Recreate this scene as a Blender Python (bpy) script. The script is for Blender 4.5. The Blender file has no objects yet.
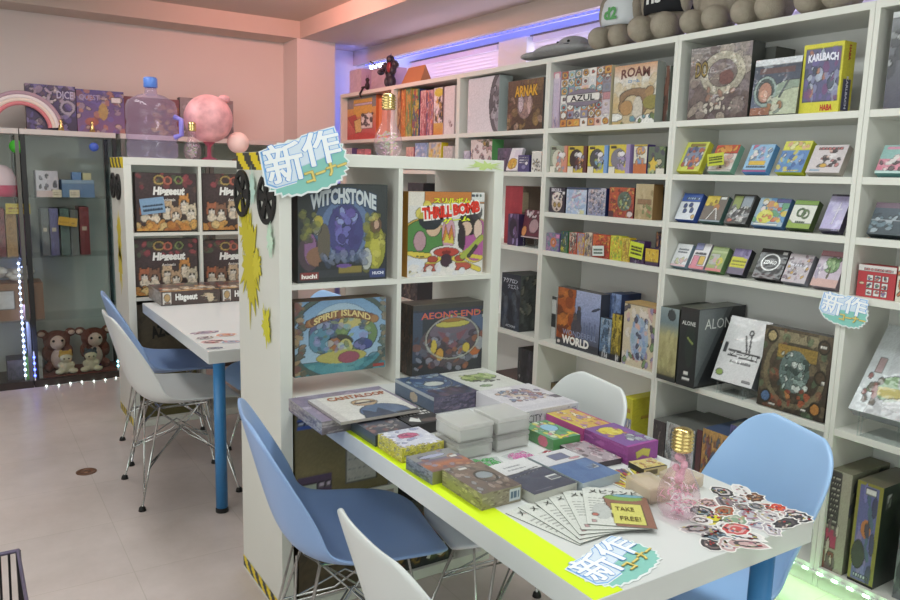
import bpy, bmesh, math, random
import numpy as np
from mathutils import Matrix, Vector
R = math.radians
SC = bpy.context.scene
COL = SC.collection

# ------------------------------------------------------------------ camera
F_PX = 762.818
EYE = Vector((0, 0, 1.413))
def _cam_axes(a=-0.575464, b=0.160487, c=0.0270845):
    fw = Vector((-math.sin(a)*math.cos(b), math.cos(a)*math.cos(b), -math.sin(b)))
    rt = Vector((math.cos(a), math.sin(a), 0)); up = rt.cross(fw)
    return math.cos(c)*rt + math.sin(c)*up, -math.sin(c)*rt + math.cos(c)*up, fw
CX, CU, CF = _cam_axes()
cam = bpy.data.cameras.new('camera'); cam.sensor_width = 36; cam.lens = F_PX/900*36; cam.clip_start = .02
camo = bpy.data.objects.new('camera', cam); COL.objects.link(camo)
camo.matrix_world = Matrix.Translation(EYE) @ Matrix((CX, CU, -CF)).transposed().to_4x4()
SC.camera = camo
# survey helpers: where does a sight line from the tripod meet a real surface of the shop
def ray(x, y): return CX*((x-450)/F_PX) - CU*((y-300)/F_PX) + CF
def onz(x, y, z): d = ray(x, y); return EYE + d*((z-EYE.z)/d.z)
def onx(x, y, X): d = ray(x, y); return EYE + d*(X/d.x)
def ony(x, y, Y): d = ray(x, y); return EYE + d*(Y/d.y)
def along(P, D, axis, val):
    """distance t so that P + t*D is seen in column (axis 0) or row (axis 1) val"""
    P = Vector(P) - EYE; D = Vector(D); k = (val-(450, 300)[axis])/F_PX
    A = CX if axis == 0 else -CU
    return -(A.dot(P) - k*CF.dot(P))/(A.dot(D) - k*CF.dot(D))

# ------------------------------------------------------------------ world, exposure, lamps
w = bpy.data.worlds.new('world'); SC.world = w; w.use_nodes = True
w.node_tree.nodes['Background'].inputs[0].default_value = (.80, .86, 1, 1)
w.node_tree.nodes['Background'].inputs[1].default_value = .9
SC.view_settings.view_transform = 'Standard'; SC.view_settings.look = 'None'
SC.view_settings.gamma = 1; SC.view_settings.use_curve_mapping = False
SC.view_settings.exposure = 0.26
def area(name, loc, sx, sy, power, col, rot=(0, 0, 0)):
    l = bpy.data.lights.new(name, 'AREA'); l.shape = 'RECTANGLE'; l.size = sx; l.size_y = sy
    l.energy = power; l.color = col
    o = bpy.data.objects.new(name, l); COL.objects.link(o); o.location = loc; o.rotation_euler = rot
    return o
COOL = (.93, 1, .99); PINK = (1, .42, .36)
LAMPS = [(1.35, .2, 11, COOL), (1.35, 1.75, 12, COOL), (1.35, 3.3, 9, COOL), (-.5, 1.2, 6, COOL), (.3, 4.1, 11, (1, .98, .96))]
for lx, ly, lw_, lc in LAMPS: area('ceiling_lamp_light', (lx, ly, 2.42), .30, 1.3, lw_, lc)
area('left_fill_light', (-1.64, 1.4, 1.45), 1.7, 3.6, 21, (.95, 1, .985), (0, R(-90), 0))  # added fill from the unseen left side, brightens the shelf fronts
area('near_fill_light', (.6, -1.24, 1.35), 2.2, 2.0, 4, (.95, 1, .99), (R(90), 0, 0))  # added fill from behind the camera, no door is built there
area('window_daylight', (2.97, 3.0, 1.98), .5, 4.6, 6, (.92, .9, 1), (0, R(90), 0))
o = area('pink_lamp_light', (1.5, 4.3, 2.44), .5, .05, 9.5, (1, .40, .33)); o.rotation_euler = Vector((.75, .65, .02)).to_track_quat('-Z', 'Y').to_euler()
SC.cycles.transparent_max_bounces = 24

# ------------------------------------------------------------------ materials
def hexc(c):
    if not isinstance(c, str): return tuple(c)
    c = c.lstrip('#')
    if len(c) == 3: c = ''.join(k*2 for k in c)
    return tuple(int(c[i:i+2], 16)/255 for i in (0, 2, 4))
def lin(c):
    return tuple((v/12.92 if v <= .04045 else ((v+.055)/1.055)**2.4) for v in hexc(c))
MATS = {}
def mat(name, col='#ccc', rough=.5, metal=0, noise=0, nscale=8, bump=0, coat=0, emit=0, trans=0, spec=.5, sub=None):
    if name in MATS: return MATS[name]
    m = bpy.data.materials.new(name); m.use_nodes = True; nt = m.node_tree
    b = nt.nodes['Principled BSDF']; c = lin(col)
    b.inputs['Base Color'].default_value = (*c, 1); b.inputs['Roughness'].default_value = rough
    b.inputs['Metallic'].default_value = metal; b.inputs['Coat Weight'].default_value = coat
    b.inputs['Coat Roughness'].default_value = .06; b.inputs['Specular IOR Level'].default_value = spec
    tc = nt.nodes.new('ShaderNodeTexCoord')
    if noise:
        n = nt.nodes.new('ShaderNodeTexNoise'); n.inputs['Scale'].default_value = nscale; n.inputs['Detail'].default_value = 4
        nt.links.new(tc.outputs['Object'], n.inputs['Vector'])
        r = nt.nodes.new('ShaderNodeValToRGB')
        r.color_ramp.elements[0].position = .3; r.color_ramp.elements[1].position = .7
        r.color_ramp.elements[0].color = (*[v*(1-noise) for v in c], 1)
        r.color_ramp.elements[1].color = (*[min(1, v*(1+noise)) for v in c], 1)
        nt.links.new(n.outputs['Fac'], r.inputs[0]); nt.links.new(r.outputs[0], b.inputs['Base Color'])
    if bump:
        n2 = nt.nodes.new('ShaderNodeTexNoise'); n2.inputs['Scale'].default_value = 60 if not noise else nscale*6
        nt.links.new(tc.outputs['Object'], n2.inputs['Vector'])
        bp = nt.nodes.new('ShaderNodeBump'); bp.inputs['Strength'].default_value = bump; bp.inputs['Distance'].default_value = .01
        nt.links.new(n2.outputs['Fac'], bp.inputs['Height']); nt.links.new(bp.outputs[0], b.inputs['Normal'])
    if emit:
        b.inputs['Emission Color'].default_value = (*c, 1); b.inputs['Emission Strength'].default_value = emit
    MATS[name] = m; return m
def clear_mat(name, tint='#fff', refl=.12, haze=0.0, hazecol='#fff'):
    """thin clear sheet: lets light straight through, with a fresnel gloss and optional milky haze"""
    m = bpy.data.materials.new(name); m.use_nodes = True; nt = m.node_tree
    for n in list(nt.nodes):
        if n.type != 'OUTPUT_MATERIAL': nt.nodes.remove(n)
    out = [n for n in nt.nodes if n.type == 'OUTPUT_MATERIAL'][0]
    t = nt.nodes.new('ShaderNodeBsdfTransparent'); t.inputs[0].default_value = (*lin(tint), 1)
    g = nt.nodes.new('ShaderNodeBsdfGlossy'); g.inputs['Roughness'].default_value = .06
    fw = nt.nodes.new('ShaderNodeLayerWeight'); fw.inputs[0].default_value = .5
    pw = nt.nodes.new('ShaderNodeMath'); pw.operation = 'POWER'; pw.inputs[1].default_value = 4
    lw = nt.nodes.new('ShaderNodeMath'); lw.operation = 'MULTIPLY_ADD'; lw.inputs[1].default_value = .55; lw.inputs[2].default_value = .035
    nt.links.new(fw.outputs['Facing'], pw.inputs[0]); nt.links.new(pw.outputs[0], lw.inputs[0])
    mx = nt.nodes.new('ShaderNodeMixShader')
    nt.links.new(lw.outputs[0], mx.inputs[0]); nt.links.new(t.outputs[0], mx.inputs[1]); nt.links.new(g.outputs[0], mx.inputs[2])
    last = mx
    if haze:
        d = nt.nodes.new('ShaderNodeBsdfDiffuse'); d.inputs[0].default_value = (*lin(hazecol), 1)
        tl = nt.nodes.new('ShaderNodeBsdfTranslucent'); tl.inputs[0].default_value = (*lin(hazecol), 1)
        ad = nt.nodes.new('ShaderNodeMixShader'); ad.inputs[0].default_value = .4
        nt.links.new(d.outputs[0], ad.inputs[1]); nt.links.new(tl.outputs[0], ad.inputs[2])
        m2 = nt.nodes.new('ShaderNodeMixShader'); m2.inputs[0].default_value = haze
        nt.links.new(mx.outputs[0], m2.inputs[1]); nt.links.new(ad.outputs[0], m2.inputs[2]); last = m2
    nt.links.new(last.outputs[0], out.inputs[0]); MATS[name] = m; return m
def print_mat(name, rough, coat, bump=0):
    m = mat(name, '#fff', rough, coat=coat); nt = m.node_tree
    a = nt.nodes.new('ShaderNodeAttribute'); a.attribute_name = 'Col'
    nt.links.new(a.outputs['Color'], nt.nodes['Principled BSDF'].inputs['Base Color'])
    if bump:   # creased film
        tc = nt.nodes.new('ShaderNodeTexCoord'); n = nt.nodes.new('ShaderNodeTexNoise'); n.inputs['Scale'].default_value = 14
        nt.links.new(tc.outputs['Object'], n.inputs['Vector'])
        bp = nt.nodes.new('ShaderNodeBump'); bp.inputs['Strength'].default_value = bump; bp.inputs['Distance'].default_value = .02
        nt.links.new(n.outputs['Fac'], bp.inputs['Height']); nt.links.new(bp.outputs[0], nt.nodes['Principled BSDF'].inputs['Coat Normal'])
    return m
PRINT = print_mat('printed_card', .45, .0)
FILM = print_mat('shrink_wrapped_card', .4, .45, .35)
LAM = mat('white_laminate', '#dcdcd4', .42, noise=.02, nscale=3)
BACKP = mat('white_back_panel', '#f8f8f5', .6, noise=.03, nscale=2)
GREY_EDGE = mat('grey_edge_band', '#c9cbce', .5)
TBL = mat('white_table_top', '#d9dbda', .3, noise=.015, nscale=4)
BLUE_P = mat('light_blue_plastic', '#9fc2ea', .34, noise=.015, nscale=3)
BLUEG_P = mat('grey_blue_plastic', '#90acd9', .36, noise=.015, nscale=3)
WHITE_P = mat('white_plastic', '#d4d7d6', .32, noise=.01, nscale=3)
CHROME = mat('chromed_wire', '#c9ccca', .22, 1)
BLACK = mat('black_rubber', '#161616', .55, noise=.1)
LEGB = mat('blue_painted_metal', '#3e86c2', .32, noise=.03)
GOLD = mat('gold_metal', '#e2c987', .24, 1)
DARKF = mat('dark_metal_frame', '#3a3b3c', .4, .6)
GREYF = mat('grey_metal_frame', '#6d6d68', .4, .5)
CARD = mat('brown_cardboard', '#9a7a50', .75, noise=.06, nscale=6)
GLASS = clear_mat('cabinet_glass', '#fbfdfc', .115)
BGLASS = clear_mat('bottle_glass', '#fdf4f8', .12, .07, '#f8e8f0')
PETB = clear_mat('blue_tinted_pet', '#eeeafa', .12, .13, '#e8e0f4')
MILKY = clear_mat('milky_plastic', '#f6f6f5', .12, .42, '#ecebe9')
BEIGE = clear_mat('beige_film', '#f8f3ec', .12, .42, '#e8ded0')
ACRYL = clear_mat('clear_acrylic', '#f4f7f7', .12, .06)
NEON = mat('neon_yellow_tape', '#dcf81a', .4)

# ------------------------------------------------------------------ tagging and mesh building
def tag(o, label=None, cat=None, group=None, kind=None):
    if label: o['label'] = label
    if cat: o['category'] = cat
    if group: o['group'] = group
    if kind: o['kind'] = kind
    return o
def thing(name, label, cat, loc=(0, 0, 0), rz=0, group=None):
    o = bpy.data.objects.new(name, None); o.empty_display_size = .05; COL.objects.link(o)
    o.location = loc; o.rotation_euler = (0, 0, rz); return tag(o, label, cat, group)
class MB:
    """collects shapes and links them as one mesh object"""
    def __init__(s): s.v = []; s.f = []; s.c = []; s.colored = False; s.smooth = []
    def add(s, vs, fs, col=None, sm=False):
        k = len(s.v); s.v += [tuple(p) for p in vs]
        for f in fs:
            s.f.append([k+i for i in f]); s.smooth.append(sm)
            if col is not None: s.colored = True
            s.c.append(col)
        return s
    def box(s, a, b, col=None, M=None):
        x0, y0, z0 = a; x1, y1, z1 = b
        vs = [Vector(p) for p in ((x0,y0,z0),(x1,y0,z0),(x1,y1,z0),(x0,y1,z0),(x0,y0,z1),(x1,y0,z1),(x1,y1,z1),(x0,y1,z1))]
        if M is not None: vs = [M @ p for p in vs]
        return s.add(vs, [(3,2,1,0),(4,5,6,7),(0,1,5,4),(1,2,6,5),(2,3,7,6),(3,0,4,7)], col)
    def tube(s, pts, r, n=8, col=None, closed=False):
        pts = [Vector(p) for p in pts]; N = len(pts); rs = r if isinstance(r, (list, tuple)) else [r]*N
        rings = []; up = None
        for i, p in enumerate(pts):
            a = pts[(i-1) % N] if (i or closed) else p; b = pts[(i+1) % N] if (i < N-1 or closed) else p
            t = (b-a).normalized()
            if up is None: up = Vector((0, 0, 1)) if abs(t.z) < .9 else Vector((1, 0, 0))
            u = t.cross(up).normalized(); v = u.cross(t).normalized(); up = v
            rings.append([p + (u*math.cos(2*math.pi*k/n) + v*math.sin(2*math.pi*k/n))*rs[i] for k in range(n)])
        vs = [q for g in rings for q in g]; fs = []
        for i in range(N if closed else N-1):
            j = (i+1) % N
            for k in range(n): fs.append((i*n+k, i*n+(k+1) % n, j*n+(k+1) % n, j*n+k))
        if not closed: fs += [tuple(range(n)), tuple(reversed(range((N-1)*n, N*n)))]
        return s.add(vs, [tuple(reversed(f)) for f in fs], col, True)
    def lathe(s, prof, n=24, col=None, M=None, c=(0, 0, 0)):
        vs = []; fs = []; c = Vector(c)
        for r, z in prof:
            for k in range(n):
                p = Vector((max(r, 1e-5)*math.cos(2*math.pi*k/n), max(r, 1e-5)*math.sin(2*math.pi*k/n), z)) + c
                vs.append(M @ p if M is not None else p)
        for i in range(len(prof)-1):
            for k in range(n): fs.append((i*n+k, i*n+(k+1) % n, (i+1)*n+(k+1) % n, (i+1)*n+k))
        return s.add(vs, fs, col, True)
    def ball(s, c, r, col=None, n=14, M=None):
        r = (r, r, r) if not isinstance(r, (tuple, list)) else r
        B = Matrix.Translation(c) @ (M if M is not None else Matrix.Identity(4)) @ Matrix.Diagonal((*r, 1))
        m = n//2+1
        return s.lathe([(math.sin(math.pi*i/m), -math.cos(math.pi*i/m)) for i in range(m+1)], n, col, B)
    def prism(s, pts, z0, z1, col=None, M=None):
        n = len(pts); vs = [Vector((x, y, z0)) for x, y in pts] + [Vector((x, y, z1)) for x, y in pts]
        if M is not None: vs = [M @ p for p in vs]
        return s.add(vs, [tuple(reversed(range(n))), tuple(range(n, 2*n))] + [(i, (i+1) % n, n+(i+1) % n, n+i) for i in range(n)], col)
    def build(s, name, m, parent=None, bevel=0, sub=0, remesh=0, solid=0, loc=None, rot=None, seg=2):
        me = bpy.data.meshes.new(name); me.from_pydata(s.v, [], s.f); me.update()
        me.polygons.foreach_set('use_smooth', s.smooth)
        if s.colored:
            at = me.color_attributes.new('Col', 'FLOAT_COLOR', 'CORNER'); out = np.ones((len(me.loops), 4), np.float32); k = 0
            for f, c in zip(s.f, s.c):
                for i in range(len(f)):
                    if c is None: out[k, :3] = .6
                    elif isinstance(c, list): out[k, :3] = c[i]
                    else: out[k, :3] = c
                    k += 1
            at.data.foreach_set('color', out.ravel())
        me.materials.append(m); o = bpy.data.objects.new(name, me); COL.objects.link(o)
        if parent is not None: o.parent = parent
        if loc is not None: o.location = loc
        if rot is not None: o.rotation_euler = rot
        if remesh:
            md = o.modifiers.new('remesh', 'REMESH'); md.mode = 'VOXEL'; md.voxel_size = remesh; md.use_smooth_shade = True
            sm = o.modifiers.new('smooth', 'SMOOTH'); sm.factor = .6; sm.iterations = 5
        if solid: md = o.modifiers.new('solid', 'SOLIDIFY'); md.thickness = solid; md.offset = 0
        if bevel: md = o.modifiers.new('bevel', 'BEVEL'); md.width = bevel; md.segments = seg; md.limit_method = 'ANGLE'; md.harden_normals = False
        if sub: md = o.modifiers.new('sub', 'SUBSURF'); md.levels = sub; md.render_levels = sub
        return o

# ------------------------------------------------------------------ printed artwork as coloured mesh cells
class Art:
    def __init__(s, nx, ny, c='#888'):
        k = 1.6 if max(nx, ny) < 50 else 1.25; nx, ny = int(nx*k), int(ny*k); s.nx, s.ny = nx, ny; s.U, s.V = np.meshgrid(np.linspace(0, 1, nx+1), np.linspace(0, 1, ny+1))
        s.a = np.zeros((ny+1, nx+1, 3)); s.a[:] = hexc(c)
    def m(s, mask, c, al=1):
        s.a[mask] = s.a[mask]*(1-al) + np.array(hexc(c))*al; return s
    def g(s, c0, c1, v0=0, v1=1, ax='v'):      # colour blend from v0 to v1
        t = (s.V if ax == 'v' else s.U); k = np.clip((t-v0)/(v1-v0), 0, 1)[..., None]
        mm = (t >= v0) & (t <= v1); b = np.array(hexc(c0))*(1-k) + np.array(hexc(c1))*k; s.a[mm] = b[mm]; return s
    def e(s, cx, cy, rx, ry, c, al=1, rot=0):
        x = s.U-cx; y = s.V-cy; ca, sa = math.cos(rot), math.sin(rot)
        return s.m(((x*ca+y*sa)/rx)**2 + ((-x*sa+y*ca)/ry)**2 < 1, c, al)
    def ring(s, cx, cy, rx, ry, wd, c, al=1):
        d = np.sqrt(((s.U-cx)/rx)**2 + ((s.V-cy)/ry)**2); return s.m(np.abs(d-1) < wd, c, al)
    def r(s, x0, y0, x1, y1, c, al=1): return s.m((s.U >= x0) & (s.U <= x1) & (s.V >= y0) & (s.V <= y1), c, al)
    def p(s, pts, c, al=1):
        ins = np.zeros(s.U.shape, bool); n = len(pts)
        for i in range(n):
            (x0, y0), (x1, y1) = pts[i], pts[(i+1) % n]
            cr = ((y0 > s.V) != (y1 > s.V)) & (s.U < (x1-x0)*(s.V-y0)/((y1-y0) or 1e-9)+x0); ins ^= cr
        return s.m(ins, c, al)
    def l(s, x0, y0, x1, y1, wd, c, al=1):
        dx, dy = x1-x0, y1-y0; t = np.clip(((s.U-x0)*dx+(s.V-y0)*dy)/(dx*dx+dy*dy+1e-9), 0, 1)
        return s.m(np.hypot(s.U-x0-t*dx, s.V-y0-t*dy) < wd, c, al)
    def b(s, seed, n, cols, reg=(0, 0, 1, 1), size=(.04, .14), al=.85):
        rn = random.Random(seed)
        for _ in range(n):
            s.e(rn.uniform(reg[0], reg[2]), rn.uniform(reg[1], reg[3]), rn.uniform(*size), rn.uniform(*size), rn.choice(cols), al, rn.uniform(0, 3))
        return s
    def n(s, amp=.08, seed=1, k=2):
        rs = np.random.RandomState(seed); q = rs.rand((s.ny+1)//k+2, (s.nx+1)//k+2)
        q = np.kron(q, np.ones((k, k)))[:s.ny+1, :s.nx+1]; s.a = np.clip(s.a*(1+(q[..., None]-.5)*2*amp), 0, 1); return s
    def ln(s, col, v0, v1, n, u0=.1, u1=.9, th=.3, seed=3):   # rows of small print
        rn = random.Random(seed); st = (v1-v0)/n
        for i in range(n):
            u = u0
            while u < u1:
                q = rn.uniform(.03, .12); s.r(u, v0+i*st, min(u1, u+q), v0+(i+th)*st, col); u += q+.025
        return s
def linear(a): return np.where(a <= .04045, a/12.92, ((a+.055)/1.055)**2.4)
_TX = {}
def glyphs(txt, off=0.0):
    k = (txt, off)
    if k not in _TX:
        cu = bpy.data.curves.new('t', 'FONT'); cu.body = txt; cu.offset = off; cu.resolution_u = 2; cu.align_x = 'LEFT'
        ob = bpy.data.objects.new('t', cu); me = bpy.data.meshes.new_from_object(ob)
        v = [(q.co.x, q.co.y) for q in me.vertices]; f = [tuple(p.vertices) for p in me.polygons]
        bpy.data.meshes.remove(me); bpy.data.objects.remove(ob); bpy.data.curves.remove(cu); _TX[k] = (v, f)
    return _TX[k]
def put_text(mb, fr, txt, u0, v0, u1, v1, col, out=None, arc=0, rot=0, bold=.012, slant=0, z=.0006, outw=.05):
    """fr = (origin, U, V, normal) of a face; the text fills the rectangle u0..u1, v0..v1"""
    O, U, V, N = fr; bv, _ = glyphs(txt, 0)
    if not bv: return
    x0 = min(p[0] for p in bv); x1 = max(p[0] for p in bv); y0 = min(p[1] for p in bv); y1 = max(p[1] for p in bv)
    cjk = any(ord(q) > 0x2000 for q in txt)
    for lay, (c, of) in enumerate(((out, outw), (col, bold))):
        if c is None: continue
        v, f = glyphs(txt, 0 if cjk else of)
        sh = [(0, 0)]
        if cjk and of > 0: r_ = .6*of/max(1, len(txt)*.5); sh = [(r_*math.cos(k*math.pi/4), r_*1.1*len(txt)*.5*math.sin(k*math.pi/4)) for k in range(8)]
        for si, (sx, sy) in enumerate(sh):
            vs = []
            for x, y in v:
                a = (x-x0)/(x1-x0+1e-9)+sx; b = (y-y0)/(y1-y0+1e-9)+sy
                a = u0+(u1-u0)*a; b = v0+(v1-v0)*b + arc*(1-((a-(u0+u1)/2)/((u1-u0)/2+1e-9))**2); a += slant*(b-v0)
                if rot:
                    ca, sa = math.cos(rot), math.sin(rot); dx = (a-(u0+u1)/2)*U.length; dy = (b-(v0+v1)/2)*V.length
                    a = (u0+u1)/2 + (dx*ca-dy*sa)/U.length; b = (v0+v1)/2 + (dx*sa+dy*ca)/V.length
                vs.append(O + U*a + V*b + N*(z*(lay+1)+si*.00003))
            fs = []
            for q in f:
                if len(q) >= 3:
                    nn = (vs[q[1]]-vs[q[0]]).cross(vs[q[2]]-vs[q[0]])
                    if nn.length > 1e-14: fs.append(q if nn.dot(N) > 0 else tuple(reversed(q)))
            mb.add(vs, fs, lin(c))
def face_art(mb, fr, art):
    O, U, V, N = fr
    if isinstance(art, Art):
        nx, ny = art.nx, art.ny; rs = np.random.RandomState(nx*7+ny); q = art.a
        if nx > 20 and ny > 20:      # ink lines where printed shapes meet
            g = np.abs(np.diff(q.mean(2), axis=0, prepend=q[:1].mean(2)))+np.abs(np.diff(q.mean(2), axis=1, prepend=q[:, :1].mean(2))); q = q*(1-np.clip((g-.08)*2.6, 0, .52))[..., None]
        q = q*.85+.075; q = q*.88+q.mean(axis=2, keepdims=True)*.12; c = linear(np.clip(q*(1+(rs.rand(ny+1, nx+1, 1)-.5)*.08), 0, 1)); vs = [O + U*(i/nx) + V*(j/ny) for j in range(ny+1) for i in range(nx+1)]
        k = len(mb.v); mb.v += [tuple(p) for p in vs]; mb.colored = True; cc = c.reshape(-1, 3)
        for j in range(ny):
            for i in range(nx):
                q = (j*(nx+1)+i, j*(nx+1)+i+1, (j+1)*(nx+1)+i+1, (j+1)*(nx+1)+i)
                mb.f.append([k+t for t in q]); mb.c.append([cc[t] for t in q]); mb.smooth.append(False)
    else: mb.add([O, O+U, O+U+V, O+V], [(0, 1, 2, 3)], lin(art))
def frames(w, h, d):
    X, Y, Z = Vector((1, 0, 0)), Vector((0, 1, 0)), Vector((0, 0, 1)); a = w/2
    return {'front': (Vector((-a, 0, 0)), X*w, Z*h, -Y), 'right': (Vector((a, 0, 0)), Y*d, Z*h, X),
            'left': (Vector((-a, d, 0)), -Y*d, Z*h, -X), 'top': (Vector((-a, 0, h)), X*w, Y*d, Z),
            'back': (Vector((a, d, 0)), -X*w, Z*h, Y), 'bottom': (Vector((-a, d, 0)), X*w, -Y*d, -Z)}
def carton(label, M, w, h, d, faces, texts=(), side='#555', cat='board game', group=None, name='board_game_box', m=None):
    """a printed box standing on its local z=0 with its front at local y=0"""
    mb = MB(); fr = frames(w, h, d)
    for k, q in fr.items(): face_art(mb, q, faces.get(k, side))
    # lid seam: a shallow lip running round the carton
    for t in texts:
        t = dict(t) if isinstance(t, dict) else dict(t=t[0], r=t[1], col=t[2], **(t[3] if len(t) > 3 else {}))
        face = t.pop('face', 'front'); txt = t.pop('t'); rr = t.pop('r'); put_text(mb, fr[face], txt, *rr, **t)
    o = mb.build(name, m or PRINT); o.matrix_world = M; return tag(o, label, cat, group)
def T(t, u0, v0, u1, v1, col, **k): return dict(t=t, r=(u0, v0, u1, v1), col=col, **k)

# ================================================================== the room
def struct(name, mb, m, **k): o = mb.build(name, m, **k); o['kind'] = 'structure'; return o
def floor_mat():
    m = mat('vinyl_floor_tiles', '#b9aea6', .34); nt = m.node_tree; b = nt.nodes['Principled BSDF']
    tc = nt.nodes.new('ShaderNodeTexCoord'); mp = nt.nodes.new('ShaderNodeMapping'); mp.inputs['Rotation'].default_value = (0, 0, R(0))
    br = nt.nodes.new('ShaderNodeTexBrick'); br.offset = 0; br.inputs['Scale'].default_value = 1
    br.inputs['Brick Width'].default_value = .45; br.inputs['Row Height'].default_value = .45; br.inputs['Mortar Size'].default_value = .0016
    br.inputs['Color1'].default_value = (*lin('#d8cbc6'), 1); br.inputs['Color2'].default_value = (*lin('#d4c7c3'), 1); br.inputs['Mortar'].default_value = (*lin('#c6bab2'), 1)
    n = nt.nodes.new('ShaderNodeTexNoise'); n.inputs['Scale'].default_value = 2.2; n.inputs['Detail'].default_value = 8; n.inputs['Roughness'].default_value = .7
    r = nt.nodes.new('ShaderNodeValToRGB'); r.color_ramp.elements[0].position = .3; r.color_ramp.elements[0].color = (.80, .79, .77, 1)
    r.color_ramp.elements[1].position = .65; r.color_ramp.elements[1].color = (1, 1, 1, 1)
    mx = nt.nodes.new('ShaderNodeMix'); mx.data_type = 'RGBA'; mx.blend_type = 'MULTIPLY'; mx.inputs[0].default_value = 1
    L = nt.links.new; L(tc.outputs['Object'], mp.inputs[0]); L(mp.outputs[0], br.inputs['Vector']); L(tc.outputs['Object'], n.inputs['Vector'])
    L(n.outputs['Fac'], r.inputs[0]); L(br.outputs['Color'], mx.inputs[6]); L(r.outputs[0], mx.inputs[7]); L(mx.outputs[2], b.inputs['Base Color'])
    return m
WALLP = mat('pale_pink_plaster', '#ded6d2', .8, noise=.02, nscale=1.5, bump=.1)
WALLW = mat('off_white_plaster', '#eae8e4', .8, noise=.02, nscale=1.5)
CEIL = mat('ceiling_paint', '#cbc0b6', .85, noise=.02, nscale=1.5)
BEAM = mat('beam_paint', '#cdbfb5', .8, noise=.02, nscale=1.5)
XL, XR, YN, YF, ZC = -1.7, 2.8, -1.3, 5.78, 2.5
struct('floor', MB().box((XL-.1, YN-.1, -.1), (3.05, YF+.1, 0)), floor_mat())
struct('ceiling', MB().box((XL-.1, YN-.1, ZC), (3.05, YF+.1, ZC+.1)), CEIL)
struct('wall_far', MB().box((XL-.1, YF, 0), (3.05, YF+.1, ZC)), WALLP)
struct('wall_left', MB().box((XL-.1, YN, 0), (XL, YF, ZC)), WALLP)
struct('wall_near', MB().box((XL, YN-.1, 0), (3.05, YN, ZC)), WALLW)
mb = MB()
mb.box((XR, YN, 0), (XR+.25, YF, 1.55)); mb.box((XR, YN, 2.38), (XR+.25, YF, ZC))
mb.box((XR+.2, YN, 2.24), (XR+.25, YF, 2.38)); mb.box((XR+.2, YN, 1.55), (XR+.25, .36, 2.24)); mb.box((XR+.2, YN, 1.55), (XR+.25, .3, 2.24)); mb.box((XR+.2, 5.15, 1.55), (XR+.25, YF, 2.24))
mb.box((XR+.09, 3.70, 1.55), (XR+.25, 3.98, 2.24))
struct('wall_right', mb, WALLW)
struct('trim_1', MB().box((2.76, YN, 2.27), (2.80, YF, 2.38)), BEAM)           # lintel face above the window recess
struct('trim_2', MB().box((XL, 5.50, 2.38), (2.2, YF, ZC)), BEAM)            # beam along the far wall
struct('trim_3', MB().box((2.2, YN, 2.38), (2.8, YF, ZC)), BEAM)              # beam along the window wall
struct('trim_4', MB().box((2.175, 5.50, 0), (2.478, YF, 2.38)), WALLP)        # corner pillar
for n, (nm, a, b) in enumerate((('window_3', (XL+.001, -.6, .6), (XL+.01, 3.0, 2.4)), ('window_4', (-.5, YN+.001, .25), (1.7, YN+.01, 2.4)))):  # unseen glowing panes, added to go with the two fill lights
    wn = struct(nm, MB().box(a, b), mat('glowing_fill_glass', '#e8f2f0', .3, emit=.35)); f = MB()
    if n == 0:
        for y in (-.6, .6, 1.8, 3.0): f.box((XL+.01, y-.03, .6), (XL+.04, y+.03, 2.4))
        for z in (.6, 2.4): f.box((XL+.01, -.6, z-.03), (XL+.04, 3.0, z+.03))
    else:
        for x in (-.5, .6, 1.7): f.box((x-.03, YN+.01, .25), (x+.03, YN+.04, 2.4))
        for z in (.25, 2.4): f.box((-.5, YN+.01, z-.03), (1.7, YN+.04, z+.03))
    f.build('window_frame', GREYF, wn)  # frame around an added fill pane
SLAT = mat('white_blind_slat', '#e9e4f2', .5)
PANE = clear_mat('window_glass', '#f4f6ff', .12)
SKYP = mat('frosted_daylight_glass', '#ece6ff', .4, emit=1.6)
for n, (a, b) in enumerate(((.36, 3.695), (3.985, 5.12)), 1):
    wnd = struct('window_%d' % n, MB().box((XR+.21, a, 1.56), (XR+.24, b, 2.235)), SKYP)
    fr = MB()
    for q in (a, b): fr.box((XR+.16, q-.025, 1.56), (XR+.21, q+.025, 2.24))
    fr.box((XR+.16, a, 2.2), (XR+.21, b, 2.24)); fr.box((XR+.16, a, 1.56), (XR+.21, b, 1.6)); fr.build('window_frame', LAM, wnd)
    bl = MB(); z = 2.19
    while z > 1.62:
        bl.box((-.0125, a+.03, -.0008), (.0125, b-.03, .0008), M=Matrix.Translation((XR+.125, 0, z)) @ Matrix.Rotation(R(62), 4, 'Y')); z -= .022
    bl.box((XR+.105, a+.03, 2.2), (XR+.145, b-.03, 2.235)); bl.build('venetian_blind', SLAT, wnd); MB().box((XR+.10, a+.01, 2.236), (XR+.15, b-.01, 2.244)).build('blind_rail', GREYF, wnd)
# the strip of blue led lamps in the window recess
led = MB()
led.box((XR+.02, .5, 2.262), (XR+.035, 5.7, 2.268)); o = led.build('led_strip', mat('led_tape', '#ddd', .5)); o.name='led_strip'; tag(o, 'blue glowing led strip tucked behind the lintel above the window blinds', 'led strip')
y = .5
while y < 5.7: MB().box((XR+.022, y, 2.268), (XR+.033, y+.012, 2.272)).build('diode', mat('blue_led', '#2a3cff', emit=9), o); y += .06

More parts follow.
